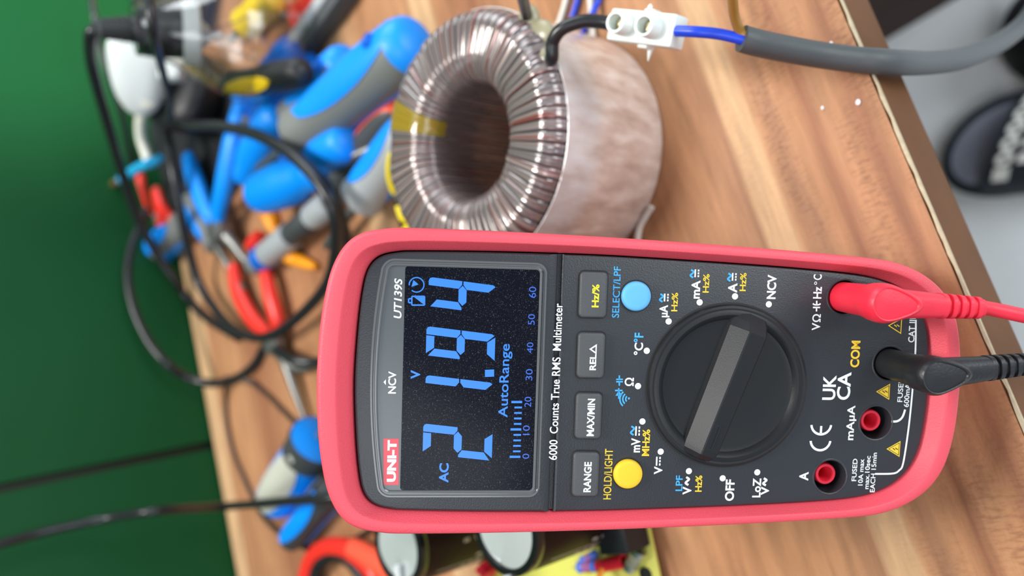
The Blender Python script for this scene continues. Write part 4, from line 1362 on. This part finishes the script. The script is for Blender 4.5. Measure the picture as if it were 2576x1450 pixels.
screwdriver('screwdriver', at(648, 492, 24), at(812, 425, 20), 0.0150, 'stubby bright blue handled screwdriver with a rounded end pointing away from the loop', body=TBLUE, inlay=None, shaft=0.05, waist=0.72)
screwdriver('screwdriver', at(882, 352, 22), at(735, 425, 19), 0.0125, 'bright blue bulb ended screwdriver under the double black cable', body=TBLUE, inlay=None, collar=TBLUE2, shaft=0.06, waist=0.75)
screwdriver('screwdriver', at(476, 498, 16), at(548, 622, 12), 0.0100, 'slim grey and blue screwdriver crossing the black cable near the bench back', shaft=0.05, side=V((-0.6, -0.3, 0.7)))
screwdriver('screwdriver', at(378, 648, 14), at(470, 560, 12), 0.0135, 'short blue and grey handle hanging over the back edge by the green wall', shaft=0.05, side=V((0.2, -0.3, 0.9)))
screwdriver('screwdriver', at(690, 1268, 14), at(805, 1098, 12), 0.0165, 'blue handled screwdriver with pale panel lying behind the top of the meter', body=TBLUE, inlay=mat('tool_pale', (0.45, 0.46, 0.38), 0.5), collar=TDARK, shaft=0.05, side=V((0.1, -0.45, 0.85)), waist=0.95)
screwdriver('screwdriver', at(726, 1366, 10), at(850, 1222, 9), 0.0095, 'blue and dark grey screwdriver nearest the red scissors behind the meter', body=TDARK, inlay=TBLUE, shaft=0.04, side=V((-0.3, 0.75, 0.6)), inlays=(0.0, PI), iw=1.0, waist=0.95)
screwdriver('screwdriver', at(712, 275, 14), at(612, 440, 12), 0.0135, 'plain bright blue handle between the V of blue pliers and the handles with holes', body=TBLUE, inlay=None, shaft=0.05, waist=0.85)
pouch = empty('tool_pouch', at(505, 400, 0), 'flat black fabric pouch under the blue pliers and cables', 'pouch')
mb = MB()
Q = [(395, 330), (420, 270), (500, 235), (580, 235), (632, 290), (625, 380), (590, 470), (552, 560), (490, 575), (452, 540), (425, 450)]
Q = closed_spline([tuple(at(x, y, 0).xy) for x, y in Q], 5)
if sum(a[0] * b[1] - a[1] * b[0] for a, b in zip(Q, Q[1:] + Q[:1])) < 0:
    Q.reverse()
mb.prism(Q, T + 0.0002, T + 0.0075, 0.0035)
mb.build('body', mat('pouch_black', (0.006, 0.007, 0.010), 0.75, bump=0.4, bscale=900), pouch, 40)
# slim grey barrelled driver
r0 = at(640, 668, 12); r1 = at(828, 512, 12)
root = empty('precision_screwdriver', r0, 'slim silver grey precision screwdriver with blue band crossing the cable loop', 'screwdriver')
L_ = (r1 - r0).length
M_ = frame(r0, r1 - r0)
mb = MB(M_); mb.lathe([(0.004, 0), (0.0085, 0.002), (0.0090, L_ * 0.16), (0.0085, L_ * 0.18)], 28); mb.build('end_cap', TGREY, root, 40)
mb = MB(M_); mb.lathe([(0.0090, L_ * 0.10), (0.0094, L_ * 0.11), (0.0094, L_ * 0.19), (0.009, L_ * 0.20)], 28); mb.build('blue_band', TBLUE2, root, 40)
mb = MB(M_); mb.lathe([(0.0085, L_ * 0.19), (0.0092, L_ * 0.20), (0.0092, L_ * 0.52), (0.008, L_ * 0.53)], 28); mb.build('barrel', TLGREY, root, 40)
mb = MB(M_); mb.lathe([(0.0075, L_ * 0.52), (0.0080, L_ * 0.54), (0.0080, L_ * 0.79), (0.0075, L_ * 0.80)], 28); mb.build('grip', TDARK, root, 40)
mb = MB(M_); mb.lathe([(0.0078, L_ * 0.79), (0.0088, L_ * 0.81), (0.0088, L_ * 0.97), (0.006, L_), (0.001, L_ * 1.005)], 28); mb.build('swivel_cap', TLGREY, root, 40)
# pliers
def pliers(name, ha, hb_, piv, jaws, r, mh, label, flat=0.75, mj=DULL, liner=None):
    root = empty(name, piv, label, 'pliers')
    for P in (ha, hb_):
        mb = MB(); mb.tube(P + [piv], lambda t: r * (0.85 + 0.25 * math.sin(PI * min(1, t * 1.3))) if t < 0.93 else r * 0.6, 16, 8, True, flat)
        mb.build('handle', mh, root, 50)
    mb = MB(frame(piv, (0, 0, 1)))
    mb.lathe([(r * 1.3, -r * 0.8), (r * 1.45, -r * 0.5), (r * 1.45, r * 0.5), (r * 1.3, r * 0.8), (r * 0.5, r * 0.85), (0, r * 0.95)], 24)
    mb.build('pivot', mj, root, 40)
    for J in jaws:
        mb = MB(); mb.tube([piv] + J, lambda t: r * (1.0 - 0.72 * t), 12, 8, True, 0.9)
        mb.build('jaw', mj, root, 50)
    return root
pliers('pliers', path((474, 395, 18), (492, 455, 20), (520, 530, 20)), path((606, 262, 20), (584, 360, 24), (565, 460, 24), (550, 535, 20)), at(553, 575, 16), [path((585, 610, 12), (620, 660, 8))], 0.0078, TBLUE, 'blue handled pliers spread open in a V in the middle of the tool heap')
pliers('pliers', path((588, 668, 9), (598, 730, 10), (630, 795, 10), (664, 832, 9)), path((665, 668, 10), (680, 740, 11), (696, 800, 10), (698, 828, 9)), at(692, 862, 9), [path((716, 905, 8), (742, 985, 7), (770, 1062, 5)), path((716, 905, 8), (750, 928, 6), (792, 922, 5))], 0.0062, TRED, 'red handled pliers with long dull jaws behind the meter')
pliers('pliers', path((352, 440, 20), (355, 490, 20), (368, 530, 18)), path((392, 478, 14), (408, 530, 14), (432, 560, 14)), at(398, 560, 10), [path((430, 600, 8))], 0.0062, TRED, 'red handled cutters at the back edge beside the white flex')
pliers('pliers', path((655, 318, 13), (684, 272, 13), (720, 208, 13), (762, 146, 13)), path((632, 300, 12), (652, 240, 12), (690, 188, 12), (735, 136, 12)), at(625, 345, 12), [path((600, 400, 8))], 0.0125, TBLUE2, 'deep blue handled pliers under the light bulb')
screwdriver('screwdriver', at(700, -20, 12), at(622, 62, 10), 0.0120, 'yellow handled screwdriver seen through the glass of the light bulb', body=TYEL, inlay=None, shaft=0.03, waist=0.9)
yb = screwdriver('screwdriver', at(768, 180, 40), at(585, 218, 34), 0.0095, 'black and yellow screwdriver in front of the light bulb', body=BLACKP, inlay=None, shaft=0.0, waist=0.95)
mb = MB(); patch(mb, frame(at(768, 180, 40), at(585, 218, 34) - at(768, 180, 40), V((-0.4, 0.3, 0.8))), [(0.0095, 0), (0.0095, 0.2)], 0.030, 0.098, 0.0, 0.5, 0.0010)
mb.build('grip_inlay', TYEL, yb, 45)['label'] = 'yellow grip inlay'
# red, pale and dark handled tool at the frame edge
root = empty('utility_knife', at(780, 70, 8), 'dark grey and red utility knife lying beyond the bulb near the frame edge', 'knife')
a, b = at(742, 128, 8), at(872, -60, 8)
kx = (b - a).normalized(); kl = (b - a).length
kM = frame((a + b) / 2, V((0, 0, 1)), kx)
mb = MB(kM); mb.box((0, -0.009, 0), (kl, 0.010, 0.014), 0.003); mb.build('body', TDARK, root, 35)
mb = MB(kM); mb.box((0.004, 0.0, 0.001), (kl * 0.94, 0.010, 0.014), 0.003); mb.build('spine', TLGREY, root, 35)
mb = MB(kM); mb.box((0.008, 0.0115, 0.001), (kl * 0.9, 0.015, 0.014), 0.004); mb.build('red_grip', TRED, root, 35)
# small plastic pieces
def wall_plug(p, q, r, m, label):
    root = tag(MB(frame(p, q - p)).lathe([(r * 0.5, 0), (r, 0.002), (r, (q - p).length * 0.3), (r * 0.8, (q - p).length * 0.34), (r * 0.95, (q - p).length * 0.4), (r * 0.8, (q - p).length * 0.7), (r * 0.4, (q - p).length)], 16).build('wall_plug', m, None, 40), label, 'wall plug', 'plastic wall plugs among the tools')
    return root
wall_plug(at(724, 645, 5), at(795, 672, 4), 0.0050, TORANGE, 'orange wall plug lying inside the cable loop beside the silver grey driver')
wall_plug(at(672, 522, 5), at(694, 588, 5), 0.0062, TORANGE, 'orange wall plug between the silver grey driver and the stubby blue handle')
wall_plug(at(655, 596, 6), at(622, 622, 5), 0.0055, TRED, 'small red wall plug beside the blue band of the silver grey driver')
wall_plug(at(815, 470, 5), at(790, 492, 5), 0.0045, TORANGE, 'orange wall plug tip showing under the stubby blue handle')
mb = MB(); mb.tube(path((1002, 42, 1.5), (985, 70, 1.5), (960, 105, 1.5)), 0.0010, 8, 6)
tag(mb.build('wire_offcut', BLACKP, None, 40), 'thin dark wire offcut on the bench above the big blue inlay handle', 'wire')

# red handled scissors, lower left
root = empty('scissors', at(860, 1420, 6), 'red handled scissors with black lined finger loop beside the capacitors', 'scissors')
mb = MB(); mb.tube(path((768, 1510, 8), (772, 1450, 8), (790, 1402, 8), (825, 1378, 8), (870, 1380, 8), (905, 1402, 8), (940, 1440, 8), (960, 1500, 8)), 0.0062, 16, 8, True, 0.9)
mb.build('finger_loop', TRED, root, 50)
mb = MB(); mb.tube(path((790, 1510, 8), (794, 1450, 8), (808, 1418, 8), (836, 1398, 8), (866, 1402, 8), (892, 1424, 8), (915, 1460, 8), (925, 1500, 8)), 0.0040, 14, 8, True, 1.1)
mb.build('loop_liner', BLACKP, root, 50)
mb = MB(); mb.tube(path((888, 1386, 8), (930, 1405, 8), (985, 1440, 8), (1030, 1500, 7)), 0.0080, 16, 8, True, 0.7)
mb.build('handle_shank', TORED, root, 50)

# ------------------------------------------------------------------ bulb in its holder
bc = at(617, 95, 42); bn = at(482, 85, 74)
ax = (bn - bc).normalized()
bulb = empty('light_bulb', bc, 'clear glass light bulb in a black holder at the back of the bench', 'light bulb')
M_ = frame(bc, ax)
R = 0.0395
nl = (bn - bc).length
prof = [(R * math.cos(math.radians(t)), R * math.sin(math.radians(t))) for t in range(-90, 36, 7)] + [(R * 0.66, R * 0.82), (R * 0.50, R * 1.05), (R * 0.40, R * 1.35), (R * 0.37, max(nl * 0.95, R * 1.6))]
mb = MB(M_); mb.lathe(prof, 56, True, True); 
inner = [(max(q - 0.0010, 1e-5), z + (0.001 if z < 0 else 0.0)) for q, z in prof]
inner[-1] = (inner[-1][0], inner[-1][1] - 0.001)
mb.lathe(inner, 56, True, True)
gl = mb.bm
g = mb.build('envelope', None, bulb, 60)
g.data.materials.append(GLASS)
# inner shell faces inwards
bmx = bmesh.new(); bmx.from_mesh(g.data)
bmx.verts.ensure_lookup_table()
isl = set(); stack = [bmx.verts[-1]]
while stack:
    v_ = stack.pop()
    if v_ in isl: continue
    isl.add(v_)
    stack += [e.other_vert(v_) for e in v_.link_edges]
bmesh.ops.reverse_faces(bmx, faces=[f_ for f_ in bmx.faces if f_.verts[0] in isl])
bmx.to_mesh(g.data); bmx.free()
mb = MB(M_)
mb.lathe([(0.0120, nl * 0.97), (0.0095, nl * 0.84), (0.0050, nl * 0.70), (0.004, 0.035), (0.002, 0.025), (0.0018, 0.012)], 16)
mb.build('stem', mat('stem_glass', (0.62, 0.64, 0.62), 0.25, trans=0.5), bulb, 50)
mb = MB(M_)
mb.tube([(0.003, 0, 0.018), (0.012, 0, 0.0), (0.015, 0, -0.005)], 0.0005, 6, 4); mb.tube([(-0.003, 0, 0.018), (-0.012, 0, 0.0), (-0.015, 0, -0.005)], 0.0005, 6, 4)
mb.tube([(0.015, 0, -0.005), (0.008, 0.006, -0.007), (0, 0.008, -0.006), (-0.008, 0.006, -0.007), (-0.015, 0, -0.005)], 0.0004, 6, 6)
mb.build('filament', DULL, bulb, 50)
mb = MB(M_); mb.lathe([(R * 0.30, nl * 0.99), (R * 0.34, nl * 1.0), (R * 0.34, nl * 1.25), (R * 0.25, nl * 1.27)], 32)
mb.build('cap', BRASS, bulb, 40)
holder = empty('bulb_holder', bn, 'black bulb holder with white ring and ribbed cable sleeve', 'lamp holder')
hM = frame(bn, at(335, 72, 104) - bn)
hl = (at(335, 72, 104) - bn).length
mb = MB(hM); mb.lathe([(0.0152, -0.005), (0.0182, -0.004), (0.0190, 0.002), (0.0185, 0.005), (0.0152, 0.005)], 40, False, False)
mb.build('white_ring', WHITEP, holder, 40)
mb = MB(hM); mb.lathe([(0.0150, 0.004), (0.0160, 0.020), (0.0150, 0.030), (0.0135, hl * 0.7), (0.009, hl * 0.85), (0.007, hl)], 40)
mb.build('body', BLACKP, holder, 40)
sM = frame(at(345, 74, 101), at(238, 72, 124) - at(345, 74, 101))
sl_ = (at(238, 72, 124) - at(345, 74, 101)).length
P = []
for k in range(7):
    z = sl_ * k / 7; r_ = 0.0082 - 0.0004 * k
    P += [(r_, z), (r_, z + sl_ / 14), (r_ * 0.72, z + sl_ / 14 + 0.0003), (r_ * 0.72, z + sl_ / 7 - 0.0003)]
mb = MB(sM); mb.lathe(P, 28); mb.build('cable_sleeve', TDARK, holder, 35)
mb = MB(); mb.tube(path((246, 72, 122), (226, 92, 124), (230, 160, 112), (250, 240, 98), (276, 330, 82), (306, 430, 64), (345, 545, 46), (395, 640, 28), (440, 705, 14), (470, 750, 4.2), (520, 800, 3.4), (600, 850, 3.4)), 0.0036, 14, 8)
mb.build('cable', CABLE, holder, 50)

# ------------------------------------------------------------------ plugs and cables
def rounded_lump(M_, sx, sy, sz, p=3.0, n=28, m=18, taper=0.0):
    mb = MB(M_)
    R = []
    for i in range(m + 1):
        ph = -PI / 2 + PI * i / m
        z = sz * math.copysign(abs(math.sin(ph)) ** (2 / p), math.sin(ph))
        c_ = max(abs(math.cos(ph)), 1e-3) ** (2 / p)
        R.append([(sx * c_ * math.copysign(abs(math.cos(2 * PI * k / n)) ** (2 / p), math.cos(2 * PI * k / n)), sy * (1 + taper * math.cos(2 * PI * k / n)) * c_ * math.copysign(abs(math.sin(2 * PI * k / n)) ** (2 / p), math.sin(2 * PI * k / n)), z) for k in range(n)])
    return mb.loft(R)
pl = at(350, 184, 62)
plug = empty('mains_plug', pl, 'rounded white mains plug with cut off white flex by the green wall', 'plug')
M_ = frame(pl, V((-0.35, -0.75, 0.55)), V((1, -0.4, 0.2)))
rounded_lump(M_, 0.0310, 0.0200, 0.0110, 2.7, taper=0.28).build('body', WHITEP, plug, 50)
mb = MB(M_)
for q in ((-0.010, -0.009), (0.010, -0.009), (0.0, 0.010)):
    mb.box((q[0], q[1], -0.016), (0.006, 0.004, 0.016), 0.0008)
mb.build('pin', BRASS, plug, 30)
mb = MB(); mb.tube(path((372, 250, 58), (356, 290, 52), (356, 345, 46), (378, 412, 40)), 0.0062, 16, 8, True, 0.7)
mb.build('flex', CREAM, plug, 50)
mb = MB(); mb.tube(path((378, 405, 40), (384, 412, 40), (402, 397, 40)), 0.0032, 12, 6); mb.tube(path((382, 408, 42), (345, 425, 43), (305, 452, 44)), 0.0040, 12, 6)
mb.build('blue_core', LCYAN, plug, 50)
mb = MB(); mb.tube(path((308, 450, 44), (286, 463, 44)), 0.0030, 10, 1); mb.build('bare_end', COPPER, plug, 50)

bp_ = at(470, 235, 26)
blk = empty('mains_plug', bp_, 'black mains plug lying against the bulb with its cable looping over the tools', 'plug')
M_ = frame(bp_, V((0.2, -0.3, 0.9)), V((1, -0.3, 0)))
rounded_lump(M_, 0.031, 0.031, 0.017, 3.2).build('body', BLACKP, blk, 50)
mb = MB(frame(at(428, 275, 30), at(412, 312, 32) - at(428, 275, 30)))
mb.lathe([(0.0085, -0.006), (0.0078, 0.0), (0.0078, 0.006), (0.0066, 0.007), (0.0070, 0.012), (0.0055, 0.013), (0.0052, 0.018)], 24)
mb.build('cable_sleeve', TDARK, blk, 40)
mb = MB(); mb.tube(path((432, 300, 34), (480, 315, 40), (560, 318, 46), (640, 338, 48), (720, 380, 47), (790, 445, 44), (832, 510, 40), (846, 575, 34), (842, 650, 26), (822, 715, 20), (780, 770, 16), (730, 815, 14), (680, 845, 14), (630, 848, 12), (580, 822, 12), (535, 770, 12), (500, 710, 14), (476, 630, 22), (456, 540, 32), (438, 440, 38), (424, 360, 38), (414, 312, 34)), 0.0036, 14, 8)
mb.build('cable', CABLE, blk, 50)
mb = MB(); mb.tube(path((600, 322, 42), (680, 355, 42), (760, 405, 40), (815, 460, 36), (848, 520, 30), (864, 570, 24), (876, 610, 16), (884, 660, 8)), 0.0034, 14, 8)
mb.build('cable', CABLE, blk, 50)
adp = empty('power_adapter', at(440, 20, 30), 'black box shaped power adapter behind the bulb at the frame edge', 'adapter')
M_ = frame(at(440, -8, 24), V((0, -0.3, 1)), V((1, -0.4, 0)))
mb = MB(M_); mb.box((0, 0, 0), (0.052, 0.060, 0.034), 0.006, 3); mb.build('body', BLACKP, adp, 35)
mb = MB(M_); mb.box((0.0, 0.0, 0.0175), (0.036, 0.040, 0.0008), 0.0003); mb.build('rating_panel', mat('adapter_panel', (0.020, 0.026, 0.035), 0.3), adp, 30)
wp = empty('cable_connector', at(438, 195, 46), 'white plastic connector wedged beside the black plug under the bulb holder', 'connector')
M_ = frame(at(432, 172, 52), V((0.1, -0.6, 0.7)), V((1, 0, 0)))
mb = MB(M_); mb.box((0, 0, 0), (0.019, 0.017, 0.012), 0.003); mb.build('shell', WHITEP, wp, 35)

wire('loop_cable', [wall_pt(368, 525, 0.035), wall_pt(352, 570, 0.030), wall_pt(332, 620, 0.025), wall_pt(322, 693, 0.022), wall_pt(338, 780, 0.022), wall_pt(375, 860, 0.025), wall_pt(420, 915, 0.032)] + path((470, 950, 22), (530, 965, 10), (592, 953, 3), (640, 918, 3), (672, 868, 3.4), (705, 888, 14), (740, 908, 15), (800, 912, 8), (900, 905, 4)), 0.0034, CABLE, 'shiny black cable bowing out in front of the green wall over the bench edge', 'cable')
wire('thin_cable', path((568, 950, 8), (568, 1000, 2), (572, 1070, 1.9), (588, 1140, 1.9), (612, 1200, 1.9), (645, 1270, 1.9), (682, 1322, 1.9), (730, 1358, 1.9), (800, 1390, 1.9), (870, 1365, 1.9), (925, 1338, 1.9), (990, 1290, 1.9)), 0.0016, mat('cable_brown_black', (0.035, 0.022, 0.017), 0.45), 'thin dark brown cable curving along the bench past the two blue handles', 'cable')
wire('thin_cable', path((612, 956, 7), (640, 968, 3), (676, 996, 1.9), (715, 1036, 1.9), (760, 1080, 1.9), (830, 1150, 1.9)), 0.0018, mat('cable_dark_brown', (0.04, 0.025, 0.019), 0.45), 'thin dark cable running from the loop straight towards the meter top', 'cable')
hang = [wall_pt(-140, 1400, 0.05), wall_pt(0, 1369, 0.05), wall_pt(120, 1337, 0.05), wall_pt(270, 1305, 0.06), wall_pt(400, 1286, 0.10)] + path((560, 1275, 26), (650, 1268, 34), (740, 1260, 37), (830, 1254, 32), (900, 1246, 22))
wire('hanging_cable', hang, 0.0030, CABLE, 'black cable dropping in front of the green wall onto the blue handled screwdriver', 'cable')
wire('black_cable', path((372, -80, 124), (380, 40, 126), (392, 110, 118), (412, 190, 90), (428, 260, 60), (426, 300, 48)), 0.0024, CABLE, 'thin black cable passing over the white plug beside the bulb holder', 'cable')
wire('back_cable', path((222, -60, 60), (236, 30, 66), (250, 110, 60), (278, 200, 52), (310, 300, 40), (335, 420, 25), (352, 480, 15)), 0.0026, CABLE, 'black cable close to the green wall behind the white plug', 'cable')

# ------------------------------------------------------------------ crumbs
for px, py, r, lab in ((2160, 258, 0.0011, 'white crumb on the bench near the grey flex, the larger one'), (2092, 111, 0.0009, 'small white crumb on the bench touching the grey flex, beyond it'), (2070, 272, 0.0007, 'faint tiny crumb on the bench left of the larger white crumb')):
    q = at(px, py, 0)
    mb = MB(); mb.blob((q.x, q.y, T + r * 0.5), (r, r * 0.8, r * 0.5), 8, 6)
    tag(mb.build('crumb', INK_W, None, 40), lab, 'crumb')

# ------------------------------------------------------------------ on the floor
def sandal(cx, toe_y, wid, length, label, navy, insole, lettering=True):
    root = empty('slide_sandal', V((cx, toe_y - length / 2, 0)), label, 'sandal')
    def outline(k, n=28):
        P = []
        for i in range(n + 1):
            t = PI * i / n
            P.append((cx + wid / 2 * k * math.cos(t), toe_y - wid * 0.62 - 0.016 * math.cos(t) + wid * 0.62 * (k ** 0.8) * abs(math.sin(t)) ** 0.85))
        hy = toe_y - length
        for i in range(n + 1):
            t = PI + PI * i / n
            P.append((cx + wid * 0.42 * k * math.cos(t), hy + wid * 0.42 + wid * 0.42 * k * math.sin(t)))
        return P
    mb = MB(); mb.prism(outline(1.0), 0.0, 0.032, 0.006); mb.build('sole', navy, root, 40)
    mb = MB(); mb.prism(outline(0.80), 0.028, 0.0335, 0.001); mb.build('footbed', insole, root, 40)
    y0, y1 = toe_y - 0.062, toe_y - 0.150
    rings = []
    n = 20
    def arch(y, k):
        R_ = []
        for i in range(n + 1):
            t = PI * i / n
            skew = -0.024 * math.cos(t)
            R_.append((cx + wid * 0.51 * k * math.cos(t), y + skew, 0.012 + 0.058 * k * math.sin(t) ** 0.8))
        for i in range(n, -1, -1):
            t = PI * i / n
            skew = -0.024 * math.cos(t)
            R_.append((cx + wid * 0.51 * (k - 0.06) * math.cos(t), y + skew, 0.012 + (0.058 * k - 0.004) * math.sin(t) ** 0.8))
        return R_
    mb = MB(); mb.loft([arch(y0 + (y1 - y0) * i / 8, 0.96 + 0.06 * i / 8) for i in range(9)])
    st = mb.build('strap', navy, root, 40)
    if lettering:
        mb = MB()
        # blocky round letters along the front of the strap
        def sp(x, y):
            c_ = max(-1, min(1, x / (wid * 0.51)))
            t = math.acos(c_)
            return (cx + wid * 0.515 * c_, y - 0.024 * c_, 0.0142 + 0.0585 * math.sin(t) ** 0.8)
        def glyph(kind, x, y, s):
            n = 20
            if kind == 'O':
                for k in range(n):
                    t0, t1 = 2 * PI * k / n, 2 * PI * (k + 1) / n
                    mb.f([mb.v(sp(x + s * .5 * math.cos(t0), y + s * .55 * math.sin(t0))), mb.v(sp(x + s * .5 * math.cos(t1), y + s * .55 * math.sin(t1))), mb.v(sp(x + s * .2 * math.cos(t1), y + s * .2 * math.sin(t1))), mb.v(sp(x + s * .2 * math.cos(t0), y + s * .2 * math.sin(t0)))])
            else:
                mb.f([mb.v(sp(x - s * .42, y - s * .5)), mb.v(sp(x + s * .42, y - s * .5)), mb.v(sp(x + s * .42, y + s * .5)), mb.v(sp(x - s * .42, y + s * .5))])
        for k, g_ in enumerate('HOOOOH'):
            glyph(g_, -0.036 + 0.0150 * k, y0 - 0.018 + 0.0004 * k, 0.0150)
        for k in range(4):
            glyph('H', -0.022 + 0.0150 * k, y0 - 0.036, 0.012)
        mb.build('lettering', mat('sandal_print', (0.75, 0.75, 0.70), 0.6), st, 0)
    return root
NAVY = mat('sandal_navy', (0.018, 0.024, 0.035), 0.6)
INSOLE = mat('sandal_insole', (0.25, 0.27, 0.34), 0.7, var=0.15, vscale=40)
sandal(0.142, 0.300, 0.110, 0.26, 'dark slide sandal with grey footbed and pale strap letters on the grey floor', NAVY, INSOLE)
blackm = mat('shoe_black', (0.004, 0.004, 0.005), 0.6)
sh = empty('shoe', V((0.262, 0.12, 0)), 'black rounded shoe toe on the grey floor at the frame corner beyond the slide sandal', 'shoe')
mb = MB(); R = []
for z, k in ((0.0, 0.96), (0.012, 1.0), (0.03, 1.0), (0.05, 0.95), (0.07, 0.80), (0.082, 0.5), (0.086, 0.1)):
    P = []
    for i in range(40):
        t = 2 * PI * i / 40
        yy = 0.116 + 0.126 * k * math.copysign(abs(math.sin(t)) ** 0.85, math.sin(t))
        P.append((0.252 + 0.073 * k * math.cos(t) + 0.45 * max(0.0, 0.215 - yy), yy, z))
    R.append(P)
mb.loft(R); mb.build('upper', blackm, sh, 50)
